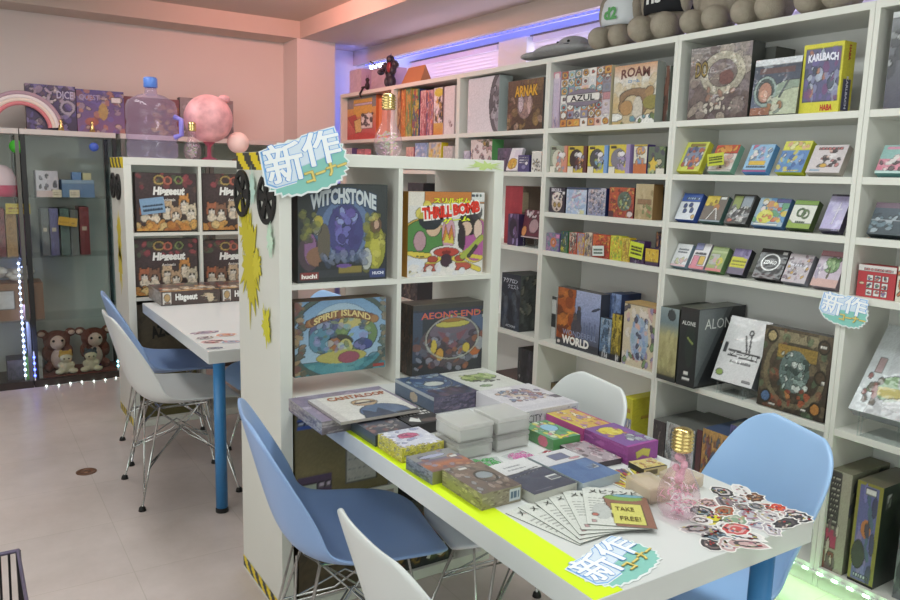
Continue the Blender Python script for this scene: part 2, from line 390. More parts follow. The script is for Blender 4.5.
for k in range(5): MB().box((2.84, 5.62-.07*k, 2.240), (2.855, 5.64-.07*k, 2.262)).build('bright_diode', mat('white_led', '#dfeaff', emit=12), o)
area('blue_corner_glow', (2.64, 5.50, 1.55), .02, 1.6, 1.6, (.12, .18, 1), (R(90), 0, 0))
area('blue_led_glow', (XR+.06, 3.1, 2.255), .02, 5.0, 5, (.10, .16, 1), (0, R(180), 0))
for k, (x, y, _w, _c) in enumerate(LAMPS):
    t = thing('ceiling_lamp', ['long white tube lamp on the ceiling nearest the camera, above the table end', 'long white tube lamp on the ceiling over the island bookcase', 'long white tube lamp on the ceiling over the rear table', 'long white tube lamp on the ceiling over the aisle', 'long white tube lamp on the ceiling before the glass cabinets'][k], 'ceiling lamp', (x, y, ZC-.0), group='ceiling tube lamps')
    MB().box((-.17, -.63, -.05), (.17, .63, -.001)).build('housing', LAM, t)

# bare pink lights near the ceiling for the salmon glow at the far end
area('pink_lamp_light', (1.35, 3.3, 2.44), .3, 1.2, 1.5, (1, .45, .38), (R(75), 0, R(-20)))
area('pink_lamp_light', (.9, 4.9, 2.3), .5, .5, 1, (1, .5, .4))

# ------------------------------------------------------------------ tall white wall bookcases
SHX, SHB = 2.50, 2.78
EDGES = [.605, 1.415, 2.209, 3.019, 3.825, 4.63, 5.452]
LEV = {'A': 1.662, 'B': 1.447, 'C': 1.250, 'D': 1.055, 'E': .590, 'F': .075}
HAS = ['ABCDEF', 'ABCDEF', 'ABCDEF', 'ABDEF', 'ABDEF', 'ABDEF']
BL = ['tall white bookcase at the right edge, holding the large cellophaned box on an easel', 'tall white bookcase with tilted small games, the yellow castle box on top row',
      'tall white bookcase between the tile game on top and the white chair', 'tall white bookcase just right of the open island shelf',
      'tall white bookcase behind the glass bulb on the island', 'farthest tall white bookcase next to the pink pillar']
CASES = []
for i in range(6):
    a, b = EDGES[i], EDGES[i+1]
    t = thing('bookcase', BL[i], 'bookcase', (SHX, (a+b)/2, 0), group='row of tall white bookcases'); CASES.append(t)
    L = b-a; h = L/2
    for s in (-1, 1):
        y = s*(h-.009); MB().box((0, y-.0085, 0), (.28, y+.0085, 2.0)).build('side_panel', LAM, t, bevel=.001)
    top = 'top_board'; MB().box((-.0005, -h+.0005, 1.976), (.28, h-.0005, 2.0004)).build(top, LAM, t)
    MB().box((.272, -h+.018, .05), (.28, h-.018, 1.976)).build('back_panel', BACKP, t)
    for c in HAS[i]:
        z = LEV[c]; MB().box((.001, -h+.0178, z-.024), (.271, h-.0178, z)).build('shelf', LAM, t, bevel=.001)
    MB().box((.004, -h+.018, 0), (.018, h-.018, .05)).build('kick_board', LAM, t)
for i in (0,):
    o = MB().box((2.478, -.2, .052), (2.486, 2.2, .060)).build('led_strip', mat('led_tape'))
    tag(o, 'green-white led strip running along the foot of the near bookcases', 'led strip')
    y = .0
    while y < 2.1: MB().box((2.474, y, .054), (2.4785, y+.02, .062)).build('diode', mat('green_led', '#b8ffc0', emit=8), o); y += .055
    o.location.x = .012
area('green_led_glow', (2.47, 1.0, .065), .02, 2.2, 2.2, (.35, 1, .35), (0, R(50), 0))

# ------------------------------------------------------------------ open cube bookcases (island and the one behind)
def cube_case(label, x0, x1, y0, y1, H, levels, outer=.0385, inner=.016, cols=2):
    t = thing('cube_bookcase', label, 'bookcase', ((x0+x1)/2, (y0+y1)/2, 0)); w = x1-x0; d = (y1-y0)/2
    for s in (-1, 1):
        xa = -w/2 if s < 0 else w/2-outer
        MB().box((xa, -d, .0), (xa+outer, d, H-outer)).build('side_panel', LAM, t, bevel=.001)
    MB().box((-w/2, -d, H-outer), (w/2, d, H)).build('top_board', LAM, t, bevel=.001)
    MB().box((-w/2+outer, -d, 0.002), (w/2-outer, d, outer)).build('bottom_board', LAM, t)
    zs = [outer] + sorted(levels) + [H-outer+inner]
    for z in sorted(levels): MB().box((-w/2+outer, -d+.002, z-inner), (w/2-outer, d-.002, z)).build('shelf', LAM, t)
    for k in range(len(zs)-1): MB().box((-inner/2, -d+.001, zs[k]), (inner/2, d-.001, zs[k+1]-inner)).build('divider', LAM, t)
    return t
IX0, IX1, IY0, IY1, IH = .792, 1.602, 2.15, 2.54, 1.472
island = cube_case('white open cube bookcase carrying the cauldron and bomb games, hazard tape at its corner', IX0, IX1, IY0, IY1, IH, [1.0795, .7305, .38])
LX0, LX1, LY0, LY1, LH = .745, 1.525, 4.30, 4.69, 1.468
leftcase = cube_case('white open cube bookcase with four identical cartoon animal games, water bottle on top', LX0, LX1, LY0, LY1, LH, [1.072, .722, .37])
YEL = lin('#e8cf18'); BLK = lin('#3a3a38')
def hazard(parent, face, a0, a1, z0, z1, fixed, n=6):
    """slanted yellow and black stripes on a thin tape; face 'x' lies on a plane of constant x"""
    mb = MB(); L = a1-a0; N = max(24, int(n*8)); H = 6
    def P(u, v, e):
        q = a0+u*L; z = z0+v*(z1-z0); return (fixed+e, q, z) if face == 'x' else (q, fixed+e, z)
    for i in range(N):
        for j in range(H):
            u0, u1, v0, v1 = i/N, (i+1)/N, j/H, (j+1)/H
            c = YEL if int(((u0+u1)/2*n + (v0+v1)/2*.55*(1 if face == 'y' else -1))*2) % 2 == 0 else BLK
            q = [P(u0, v0, 0), P(u1, v0, 0), P(u1, v1, 0), P(u0, v1, 0)]
            mb.add(q, [(0, 1, 2, 3)] if face == 'y' else [(3, 2, 1, 0)], c)
    o = mb.build('hazard_tape', PRINT, parent); o.matrix_parent_inverse = parent.matrix_world.inverted(); return o
bpy.context.view_layer.update()
hazard(island, 'x', IY0, IY1, 1.417, IH-.001, IX0-.0007, 3)
hazard(island, 'x', IY0, IY1, .012, .052, IX0-.0007, 5)
hazard(leftcase, 'x', LY0, LY1, 1.412, LH-.001, LX0-.0007, 4)
hazard(leftcase, 'x', LY0, LY1, .012, .055, LX0-.0007, 6)
def splat(parent, name, col, M, pts, th=.0008):
    """flat irregular sticker; pts in metres on the local xy plane of M"""
    o = MB().prism(pts, 0, th, lin(col) if not isinstance(col, tuple) else col).build(name, PRINT, parent)
    o.matrix_parent_inverse = parent.matrix_world.inverted(); o.matrix_world = M; return o
def blob(r, n, seed, jag=.35, sx=1, sy=1):
    rn = random.Random(seed); out = []
    for k in range(n):
        q = r*(1+rn.uniform(-jag, jag) + (jag*.8 if k % 2 else -jag*.3)); a = 2*math.pi*k/n
        q = max(q, r*.45); out.append((math.cos(a)*q*sx, math.sin(a)*q*sy))
    return out
MX = lambda P: Matrix.Translation(P) @ Matrix(((0, 0, -1, 0), (-1, 0, 0, 0), (0, 1, 0, 0), (0, 0, 0, 1)))   # plane facing -x
MY = lambda P: Matrix.Translation(P) @ Matrix(((1, 0, 0, 0), (0, 0, -1, 0), (0, 1, 0, 0), (0, 0, 0, 1)))   # plane facing -y
for px, py, r, sy, c, sd in ((246, 232, .075, 1.2, '#cfc334', 1), (250, 262, .10, 1.5, '#c9bd2c', 2), (258, 265, .05, 1, '#d4c838', 3), (268, 325, .045, 1.2, '#d2cc30', 4), (242, 205, .03, 1.4, '#cfc334', 5), (272, 240, .03, 1.5, '#c9e6cf', 6), (255, 188, .03, 1.8, '#bfe0d4', 7)):
    p = onx(px, py, IX0-.0003); p.x -= .0012*sd; p.y = min(max(p.y, IY0+r), IY1-r*.75); splat(island, 'paint_splash_sticker', c, MX(p), blob(r*.85, 44, sd, .42, .8, sy))
for py, sd in ((235, 1), (262, 2)):
    p = onx(116, py, LX0-.0003); splat(leftcase, 'paint_splash_sticker', '#d9c63a', MX((LX0-.0003, 4.5, p.z)), blob(.07, 20, sd+10, .3, .7, 1.6))
p = ony(490, 167, IY0-.0003); splat(island, 'paint_splash_sticker', '#c2d58a', MY((IX1-.075, IY0-.0003, 1.452)), blob(.022, 26, 31, .45, 2.6, .55))

# ------------------------------------------------------------------ display tables
def table(label, x0, x1, y0, y1, ztop, th, legs):
    t = thing('display_table', label, 'table', ((x0+x1)/2, (y0+y1)/2, 0)); bpy.context.view_layer.update()
    a, b = (x1-x0)/2, (y1-y0)/2
    MB().box((-a, -b, ztop-th), (a, b, ztop)).build('tabletop', TBL, t, bevel=.0015)
    for x, y in legs:
        q = MB().lathe([(0, .012), (.024, .012), (.024, ztop-th), (0, ztop-th)], 24, c=(x-(x0+x1)/2, y-(y0+y1)/2, 0)).build('leg', LEGB, t)
        MB().lathe([(0, 0), (.026, 0), (.026, .014), (.024, .02)], 20, c=(x-(x0+x1)/2, y-(y0+y1)/2, 0)).build('foot_cap', BLACK, q)
    return t
TZ = .735
table1 = table('long white display table in front, piled with games, neon yellow stripe along its edge', .836, 1.447, .83, 2.149, TZ, .05, [(1.385, .895)])
table2 = table('white table on a blue leg behind, joined to the animal game bookcase', .768, 1.45, 2.853, 4.06, TZ, .05, [(.86, 3.04), (1.35, 3.04)])
o = MB().box((.8370, .832, TZ), (.902, 2.09, TZ+.0006)).build('neon_tape', NEON, table1); o.matrix_parent_inverse = table1.matrix_world.inverted()

# ------------------------------------------------------------------ moulded shell chairs on wire bases
PROF = [(.238, .392, .10, 0), (.226, .420, .158, .003), (.175, .434, .210, .014), (.08, .430, .232, .030), (-.02, .420, .236, .042), (-.11, .420, .234, .060),
        (-.175, .450, .230, .082), (-.212, .510, .226, .090), (-.235, .585, .222, .078), (-.256, .665, .215, .055), (-.275, .735, .198, .034), (-.288, .785, .165, .018), (-.296, .812, .105, .006)]
def make_chair(label, m, loc, rz, group):
    t = thing('shell_chair', label, 'chair', loc, rz, group)
    N = 14; vs = []; fs = []
    for i, (x, z, hw, rise) in enumerate(PROF):
        a = PROF[max(0, i-1)]; b = PROF[min(len(PROF)-1, i+1)]; tx, tz = b[0]-a[0], b[1]-a[1]; l = math.hypot(tx, tz); nx, nz = tz/l, -tx/l
        for j in range(N+1):
            u = -1+2*j/N; k = abs(u)**2.6*rise
            vs.append((x+nx*k, u*hw, z+nz*k))
    for i in range(len(PROF)-1):
        for j in range(N): fs.append((i*(N+1)+j, i*(N+1)+j+1, (i+1)*(N+1)+j+1, (i+1)*(N+1)+j))
    mb = MB().add(vs, fs, None, True); o = mb.build('seat_shell', m, t, solid=.012, sub=2); o.modifiers['solid'].offset = 0
    for sx in (-1, 1):
        for sy in (-1, 1):
            q = MB(); top = Vector((sx*.10-.01, sy*.095, .405)); ft = Vector((sx*.205-.01, sy*.195, .012))
            q.tube([top, ft], .0045); q.tube([Vector((sx*.15-.01, sy*.03, .405)), ft.lerp(top, .1)], .0038)
            lg = q.build('leg', CHROME, t)
            MB().lathe([(0, 0), (.016, 0), (.013, .014), (.006, .02)], 12, c=(ft.x, ft.y, 0)).build('foot_glide', BLACK, lg)
    q = MB()
    for sx in (-1, 1):
        q.tube([(sx*.165-.01, -.155, .16), (-.01, 0, .27), (sx*.165-.01, .155, .16)], .0035)
        q.tube([(sx*.10-.01, -.095, .402), (sx*.10-.01, .095, .402)], .005)
        for sy in (-1, 1): q.tube([(sx*.13-.01, sy*.02, .402), (-sx*.03-.01, -sy*.05, .25), (-sx*.16-.01, -sy*.15, .18)], .0032)
    for sy in (-1, 1):
        q.tube([(-.11, sy*.095, .402), (.09, sy*.095, .402)], .005); q.tube([(-.175, sy*.155, .16), (-.01, sy*.05, .30), (.155, sy*.155, .16)], .0032)
    q.build('wire_brace', CHROME, t)
    return t
make_chair('light blue shell chair on the aisle side of the front table, beside the bookcase end', BLUEG_P, (.868, 1.80, 0), R(-12), 'shell chairs')
make_chair('white shell chair nearest the camera, its back cut off by the lower picture edge', WHITE_P, (.838, 1.08, 0), R(-2), 'shell chairs')
make_chair('white shell chair across the front table, before the yellow box on the bottom shelf', WHITE_P, (1.345, 1.70, 0), R(170), 'shell chairs')
make_chair('light blue shell chair in front of the wall bookcases at the right', BLUE_P, (1.50, 1.19, 0), R(158), 'shell chairs')
make_chair('white shell chair at the rear table, nearest to the blue table leg', WHITE_P, (.79, 3.40, 0), R(0), 'shell chairs')
make_chair('grey-blue shell chair behind the white one at the rear table', BLUEG_P, (.86, 3.93, 0), R(-4), 'shell chairs')
make_chair('light blue shell chair half hidden behind the island bookcase end', BLUE_P, (1.30, 3.55, 0), R(182), 'shell chairs')

# ================================================================== games on the wall bookcases
def cov(seed, pal, nx=18, ny=22, n=34, size=(.04, .13), reg=(0.05, .05, .95, .95), amp=.10):
    a = Art(nx, ny).g(pal[0], pal[1]); return a.b(seed, n, pal[1:], reg, size, .8).b(seed+500, n*2, pal, reg, (size[0]*.4, size[1]*.5), .85).n(amp, seed)
def shelfbox(label, px0, px1, ptop, lev, faces, texts=(), inset=.02, depth=.05, tilt=0, lift=0, side='#666', group=None, m=None, X=SHX, name='board_game_box', cat='board game', yaw=0):
    px0 -= 1.3; px1 -= 1.3; z = (LEV[lev] if isinstance(lev, str) else lev) + lift + .0004; x = X+inset; t = R(tilt)
    if t: x += 0; z += 0
    y0 = along((x, 0, z), (0, 1, 0), 0, px0); y1 = along((x, 0, z), (0, 1, 0), 0, px1)
    ym = (y0+y1)/2
    for b in range(6):
        if EDGES[b] < ym < EDGES[b+1]: y0, y1 = min(y0, EDGES[b+1]-.0195), max(y1, EDGES[b]+.0195)
    h = along((x, (y0+y1)/2, z+depth*math.sin(t)), (math.sin(t), 0, math.cos(t)), 1, ptop); wd = abs(y0-y1)
    depth = min(depth, SHX+.2705-x)
    M = Matrix.Translation((x, (y0+y1)/2, z)) @ Matrix.Rotation(R(-90+yaw), 4, 'Z') @ Matrix.Rotation(-t, 4, 'X')
    if tilt:   # rests on its rear lower edge
        M = Matrix.Translation((0, 0, depth*math.sin(t))) @ M
        if lift < .001: easel(label, (x, (y0+y1)/2, z-.0004), wd, h, depth, t)
        else: easel(label, (x, (y0+y1)/2, z-lift-.0004), wd, h, depth, t, lift)
    return carton(label, M, wd, h, depth, faces, texts, side, cat, group, name, m)
EAS = []
def easel(label, p, wd, h, depth, t, lift=0):
    """small clear display stand: foot, lip and sloping back"""
    mb = MB(); x, y, z = p; c, s = math.cos(t), math.sin(t); w2 = wd*.32; zz = z + depth*s + lift
    def P(u, v, yy): return (x + u*s + v*c, y+yy, zz + u*c - v*s)     # u up the slope, v behind the box
    v = depth+.001; H = h*.6
    vs = [P(0, v, -w2), P(0, v, w2), P(H, v, w2), P(H, v, -w2), P(0, v+.002, -w2), P(0, v+.002, w2), P(H, v+.002, w2), P(H, v+.002, -w2)]
    mb.add(vs, [(0, 1, 2, 3), (7, 6, 5, 4), (0, 4, 5, 1), (3, 2, 6, 7), (0, 3, 7, 4), (1, 5, 6, 2)])
    xb = P(H, v+.002, 0)[0]; xb = min(xb, SHX+.265); mb.box((x+.004, y-w2, z+.0002), (xb, y+w2, z+.0022))
    mb.box((xb-.002, y-w2*.3, z+.002), (xb, y+w2*.3, P(H*.9, v, 0)[2]-.002))
    if lift:
        for sy in (-1, 1):
            mb.box((x-.002, y+sy*w2-.002, z+.0002), (x+.001, y+sy*w2+.002, zz)); mb.box((x+.02, y+sy*w2-.002, z+.0002), (x+.024, y+sy*w2+.002, zz-.02))
    o = mb.build('display_easel', ACRYL)
    EAS.append(tag(o, 'clear plastic stand under the ' + ' '.join(label.split()[:11]), 'display stand'))
GA, GB, GC = 'large games on the top shelves', 'small games on the second shelf row', 'small games on the third shelf row'
GD, GE, GF = 'small games on the fourth shelf row', 'games on the low middle shelf', 'games on the bottom shelf'
MAT_T = '#8b8f93'
# ---- second bookcase from the right, top shelf
a = Art(66, 80).g('#4d3a38', '#8a7f7c').b(3, 60, ['#6d5a55', '#a39488', '#55413f', '#c9bba6', '#7f6f78'], (0, 0, 1, 1), (.04, .13), .55)
a.ring(.55, .62, .30, .24, .22, '#c9c2a6', .75).e(.62, .56, .12, .10, '#6d3f3a').b(4, 22, ['#d9cbb8', '#9a6b57', '#e6dccb'], (.3, .1, .75, .42), (.02, .06)).n(.12, 5)
shelfbox('large foggy brown fantasy game in shrink wrap on the top shelf', 688, 748, 45, 'A', {'front': a, 'right': '#454743'}, [T('DO', .10, .60, .30, .80, '#8f7a3e', outw=.08, out='#3b2f22')], depth=.075, m=FILM, group=GA)
shelfbox('dark grey box peeking out behind the foggy brown fantasy game', 757, 771, 47, 'A', {'front': '#4a4b47'}, inset=.10, depth=.12, side='#45453f', group=GA)
a = Art(50, 56).g('#5d6a86', '#2e3547').e(.85, .1, .62, .5, '#8ca08c').e(.92, .05, .5, .4, '#b9c3a2').e(.28, .42, .25, .27, '#8fa5a0').e(.28, .42, .19, .22, '#3d4a4a').e(.28, .40, .15, .18, '#b77d66').e(.26, .36, .09, .09, '#d09a80').r(0, .0, .42, .13, '#95563d').b(8, 14, ['#c8c8b0', '#7e8f86', '#a3663e'], (.35, .02, .75, .3), (.03, .08)).r(0, .88, 1, 1, '#dfe3ea')
a.r(.12, .74, .88, .84, '#6d3d38', .7).l(.60, .30, .78, .62, .012, '#5a6470').n(.06, 3)
shelfbox('space game showing a cosmonaut in a round helmet', 750.5, 796.5, 58, 'A', {'front': a}, inset=.012, depth=.05, tilt=4, side='#39404a', m=FILM, group=GA)
a = Art(46, 60, '#e6dc28').r(.06, .17, .94, .93, '#5d5b86').b(11, 60, ['#6b5fa0', '#8a8fb5', '#3e4a5e', '#c67b5a', '#b9c4d9', '#7a4a7d'], (.10, .20, .90, .90), (.03, .09), .8).r(0, 0, 1, .165, '#e6dc28').r(0, .94, 1, 1, '#e6dc28').r(0, 0, .055, 1, '#e6dc28').r(.945, 0, 1, 1, '#e6dc28')
s = Art(12, 50, '#e9dd22').r(.15, .03, .8, .48, '#3a3a68').r(.3, .68, .75, .93, '#e9dd22')
shelfbox('yellow-edged castle game with purple cover leaning on the top shelf', 799.5, 839, 43, 'A', {'front': a, 'right': s}, [T('HABA', .55, .04, .84, .12, '#b5322a', bold=.04), T('KARLBACH', .14, .74, .88, .84, '#e8e8f5', bold=.05, arc=.02), T('HABA', .15, .82, .85, .87, '#b5322a', face='right', rot=R(-90), bold=.04), T('KARLBACH', -.25, .26, 1.25, .31, '#dcdcf0', face='right', rot=R(-90), bold=.04)], depth=.07, inset=.03, group=GA)
# rightmost bookcase, top shelf
a = Art(40, 60).g('#4b4a5c', '#8a8f93').b(14, 50, ['#b9bdbf', '#6c7074', '#3f4247', '#dfe3e4'], (0, .2, 1, .95), (.03, .12), .6).r(0, .93, 1, 1, '#d5d8da')
shelfbox('tall grey shrink-wrapped box cut off at the right picture edge, top shelf', 884, 962, 6, 'A', {'front': a}, depth=.07, side='#33363a', m=FILM, group=GA)
# ---- third bookcase, top shelf
def tiles(nx=60, ny=60):
    a = Art(nx, ny, '#d9d3d2'); cs = ['#d24a3a', '#e0882c', '#c9c5cf', '#d8d9dc', '#5aa9b5', '#e8b7a4', '#8b86a5']; rn = random.Random(4)
    for i in range(7):
        for j in range(7):
            x, y = (i+.5)/7, (j+.5)/7; c = rn.choice(cs); b = rn.choice(['#f0ece6', c, c, '#d87a4a'])
            a.r(x-.066, y-.066, x+.066, y+.066, b).e(x, y, .056, .056, rn.choice([c, '#f2ede6', '#e0a040', '#8fc0cc'])).e(x, y, .028, .028, rn.choice(['#f4efe6', '#e6c24a', '#b03a34'])).e(x, y, .012, .012, c)
    return a.e(.46, .50, .36, .15, '#7c6f86').r(.14, .40, .78, .60, '#7c6f86').r(.17, .43, .75, .57, '#f3efe8').e(.17, .5, .05, .07, '#f3efe8').e(.75, .5, .05, .07, '#f3efe8').r(.84, .20, 1, .78, '#b9a3b8', .6).r(.84, .55, 1, .80, '#565d72', .6)
shelfbox('square tile-pattern game with a white name plate on the top shelf', 560.5, 610, 68.5, 'A', {'front': tiles(), 'left': '#d7cbd9', 'right': '#d9c9a5'}, [T('AZUL', .22, .45, .70, .555, '#23212b', bold=.02)], inset=.015, depth=.05, m=FILM, group=GA)
a = Art(8, 50).g('#b7a0bb', '#d9c6dc').r(0, .9, 1, 1, '#d87f93').e(.5, .93, .4, .05, '#e8d8de').r(.25, .1, .75, .8, '#c5b2cf').b(3, 8, ['#7f6d92', '#caa'], (.2, 0, .8, .2), (.05, .1))
shelfbox('slim pinkish box standing left of the tile-pattern game', 551.5, 559.5, 72, 'A', {'front': a}, inset=.02, depth=.2, side='#c4afc8', group=GA)
a = Art(44, 58).g('#c3a05a', '#e6e3dc', 0, .72).g('#e6e3dc', '#d99a6c', .72, 1).b(22, 30, ['#d9cdb0', '#e9e6df', '#c8a66a'], (0, .35, 1, .75), (.06, .16), .5)
a.e(.55, .45, .40, .14, '#96714d').e(.48, .30, .34, .24, '#8e6a47').e(.45, .22, .27, .26, '#c9b48a').e(.33, .27, .15, .13, '#b7864d').e(.60, .22, .12, .24, '#cfc6b4').e(.86, .52, .10, .09, '#a67c4a').e(.92, .34, .2, .12, '#8f8436').e(.05, .12, .2, .07, '#f0efe9').e(.85, .06, .28, .08, '#f0efe9').b(2, 12, ['#7c4a9a', '#5a8fa0', '#5d7a33'], (0, 0, 1, .15), (.02, .05)).n(.05, 4)
shelfbox('game with a sleeping giant forming a stone arch on its cover', 613, 655, 64, 'A', {'front': a, 'left': '#5b7790'}, [T('ROAM', .18, .77, .84, .92, '#6b4038', bold=.03, arc=.03), T('ローム', .36, .695, .62, .745, '#5a8fc0', bold=.04)], inset=.02, depth=.05, side='#99a09a', group=GA)
a = Art(14, 50).g('#8d968f', '#a9aca2').b(6, 24, ['#6d3f33', '#8f5a48', '#50423a'], (.55, 0, .95, 1), (.1, .2)).b(7, 10, ['#c4c8bd'], (0, 0, .5, 1), (.1, .1))
shelfbox('grey box with a red-brown figure tucked at the right end of the tile-game shelf', 658.5, 668, 66, 'A', {'front': a}, inset=.075, depth=.12, side='#7d857d', group=GA)
# ---- fourth bookcase, top shelf
a = Art(40, 46, '#e4dde6').e(1.12, .5, .42, .62, '#5e5860').e(1.20, .5, .40, .60, '#9a95a0').b(5, 18, ['#7b747e', '#c0bac6', '#49434c'], (.80, .1, 1, .9), (.02, .09), .7).n(.02, 3)
shelfbox('white box with a dark feathered crescent on its right edge', 468.5, 499, 77, 'A', {'front': a, 'right': '#b9c4c3'}, inset=.03, depth=.09, side='#ded8df', group=GA)
a = Art(40, 48).g('#4a3326', '#6b4a3a').b(9, 60, ['#8a6a3c', '#b48a4a', '#5c4030', '#7d4a45', '#c7a08a', '#3d2c26'], (0, 0, 1, 1), (.03, .10), .6).e(.5, .5, .22, .28, '#b98f94', .6).e(.38, .55, .08, .2, '#d9c3d0', .8).e(.62, .5, .06, .2, '#e0b7b0', .7).n(.12, 8)
shelfbox('jungle ruins game with golden lettering', 508, 543, 79.5, 'A', {'front': a, 'left': '#3d2f28'}, [T('ARNAK', .22, .68, .84, .88, '#d9a63c', bold=.03, out='#5c3a1c', outw=.07)], inset=.03, depth=.07, group=GA)
# ---- bookcases five and six, top shelf
a = Art(40, 46).g('#d8605a', '#e8b04a', .3, .75).g('#c84848', '#d8605a', 0, .3).r(.22, .55, .86, .95, '#e6b23e').r(.25, .8, .86, .86, '#c9bde0').p([(.0, .55), (.3, .2), (.45, .2), (.3, .6)], '#c4403f').p([(.30, .15), (.44, .10), (.60, .35), (.45, .50), (.24, .45)], '#ecca70').r(.5, .25, .88, .60, '#f2ece9').b(12, 26, ['#3c3238', '#f2ece9'], (.52, .28, .88, .6), (.02, .05)).e(.5, .05, .5, .12, '#d2403e').n(.05, 6)
shelfbox('yellow and red puzzle box with black-on-white lettering', 345, 377, 97, 'A', {'front': a, 'right': '#e08050'}, inset=.05, depth=.14, group=GA)
shelfbox('plain orange box right of the yellow and red puzzle box', 380, 388, 98, 'A', {'front': '#dc8450'}, inset=.03, depth=.18, side='#e08a58', group=GA)
SP = [(395.5, 401.5, 89.5, ['#8c5a3a', '#c49a6a', '#5f3a30'], 'brown patterned slim box, leftmost of the upright row'), (402, 406, 89.5, ['#d07a32', '#c8602c', '#e0a050'], 'narrow orange box in the upright row behind the glass bulb'),
      (406.5, 412, 88.5, ['#c4b050', '#5f8f5a', '#d0803a'], 'yellow and green slim box in the upright row'), (413, 420, 89, ['#3b4f86', '#3f7a4a', '#c03f3a', '#e0c040'], 'blue slim box with green and red feet in the upright row'),
      (421, 426.5, 90.5, ['#c97a8a', '#e7b9b5', '#a03c4a'], 'pink-red slim box in the upright row'), (427, 434, 90, ['#a04a5e', '#d9a0a8', '#5b4a7c', '#e07a50'], 'dark pink slim box with purple base in the upright row'),
      (434.5, 444, 87.5, ['#e0c0c8', '#efe6ee', '#3c2c30', '#e0a848'], 'white slim box with a yellow starburst in the upright row')]
for k, (x0, x1, t, pal, lab) in enumerate(SP):
    a = cov(40+k, pal, 8, 40, 26, (.06, .2))
    if k == 6: a.e(.5, .9, .45, .09, '#e6cf3a').r(.9, 0, 1, 1, '#3a2c2c').g('#e08a3a', '#e0b050', 0, .25)
    shelfbox(lab, x0, x1, t, 'A', {'front': a}, inset=.03, depth=.2, side=pal[0], group='upright row of slim boxes on the far top shelf')
a = Art(10, 36, '#ebdfe3').b(3, 6, ['#8a6a70'], (.5, .1, .8, .3), (.05, .03))
shelfbox('blank pale box ending the upright row on the far top shelf', 445, 455, 86, 'A', {'front': a}, inset=.03, depth=.2, side='#e4d9dc', group=GA)
# ---- second row down (B)
for k, (x0, x1, t, pal, lab) in enumerate([(347, 353, 148, ['#6a5a8a', '#dcd4e0'], 'tiny violet box on the far second shelf beside the pink pillar'), (358, 366, 149, ['#d98a96', '#c07080'], 'tiny pink box on the far second shelf'),
      (407, 414.5, 147, ['#c9808a', '#e0b0a0'], 'small pinkish box just right of the glass bulb, second shelf'), (416, 428, 143, ['#b8c8e6', '#7f9fd6', '#e6e6f0'], 'small white and blue box on the far second shelf'),
      (429.5, 442, 142.5, ['#e6cf2e', '#d9c8c0', '#e0a838', '#8fa0c8'], 'small bright yellow box on the far second shelf'), (444, 453, 146, ['#e6dcdc', '#cfc4c4'], 'small whitish box at the right end of the far second shelf')]):
    shelfbox(lab, x0, x1, t, 'B', {'front': cov(60+k, pal, 12, 16, 14)}, inset=.02, depth=.05, side=pal[0], group='small boxes on the far second shelf')
a = Art(22, 22, '#e4cfcc').b(7, 22, ['#b07a80', '#f0e6e2', '#c49a8a', '#8a9a6a'], (0, 0, 1, 1), (.04, .12)).e(.42, .5, .34, .42, '#ead9da').b(8, 16, ['#c08a90', '#a0687a'], (.2, .2, .65, .8), (.03, .05)).b(9, 6, ['#4a4a2a', '#b9862a'], (.6, .7, 1, 1), (.04, .08))
shelfbox('pale flower-wreath box with a green side on the second shelf', 471.5, 492.5, 139.5, 'B', {'front': a, 'right': '#5fa060'}, inset=.02, depth=.08, group=GB)
shelfbox('small lilac box left of the flower-wreath box', 464.5, 470.5, 151, 'B', {'front': cov(71, ['#8f86a8', '#cfc8dc'], 8, 12, 8)}, inset=.02, depth=.05, side='#77a', group=GB)
shelfbox('dark violet lying box behind the slanted white and yellow one', 498, 512, 148, 'B', {'front': cov(72, ['#4a3a52', '#6a5670', '#7d5a7a'], 14, 14, 18)}, inset=.06, depth=.10, side='#3f3548', group=GB)
a = Art(20, 30, '#ebe4ee').e(.4, .3, .4, .24, '#e0a62a').b(5, 12, ['#c8862a', '#f0d060'], (.1, .1, .75, .45), (.04, .09)).r(.4, .6, .95, .9, '#cfc4dc', .6)
shelfbox('slanted white box with a yellow creature on the second shelf', 507, 518, 148, 'B', {'front': a}, inset=.015, depth=.02, tilt=18, side='#d8d0da', group=GB)
a = Art(18, 22, '#4f4480').ln('#e6e2f0', .5, .95, 3, .1, .9, .5).e(.5, .28, .2, .14, '#8a80b5').e(.75, .5, .12, .12, '#efeaf2')
shelfbox('small purple box with white lettering on the second shelf', 519, 530, 155, 'B', {'front': a}, inset=.012, depth=.03, side='#3c3466', group=GB)
a = Art(18, 26, '#e6e2da').b(6, 40, ['#4a4650', '#a8a0a0', '#c9a85a'], (.05, .05, .95, .6), (.02, .05))
shelfbox('small white dotted box beside the bookcase side, second shelf', 532.5, 542, 151, 'B', {'front': a}, inset=.02, depth=.04, side='#cfcac2', group=GB)
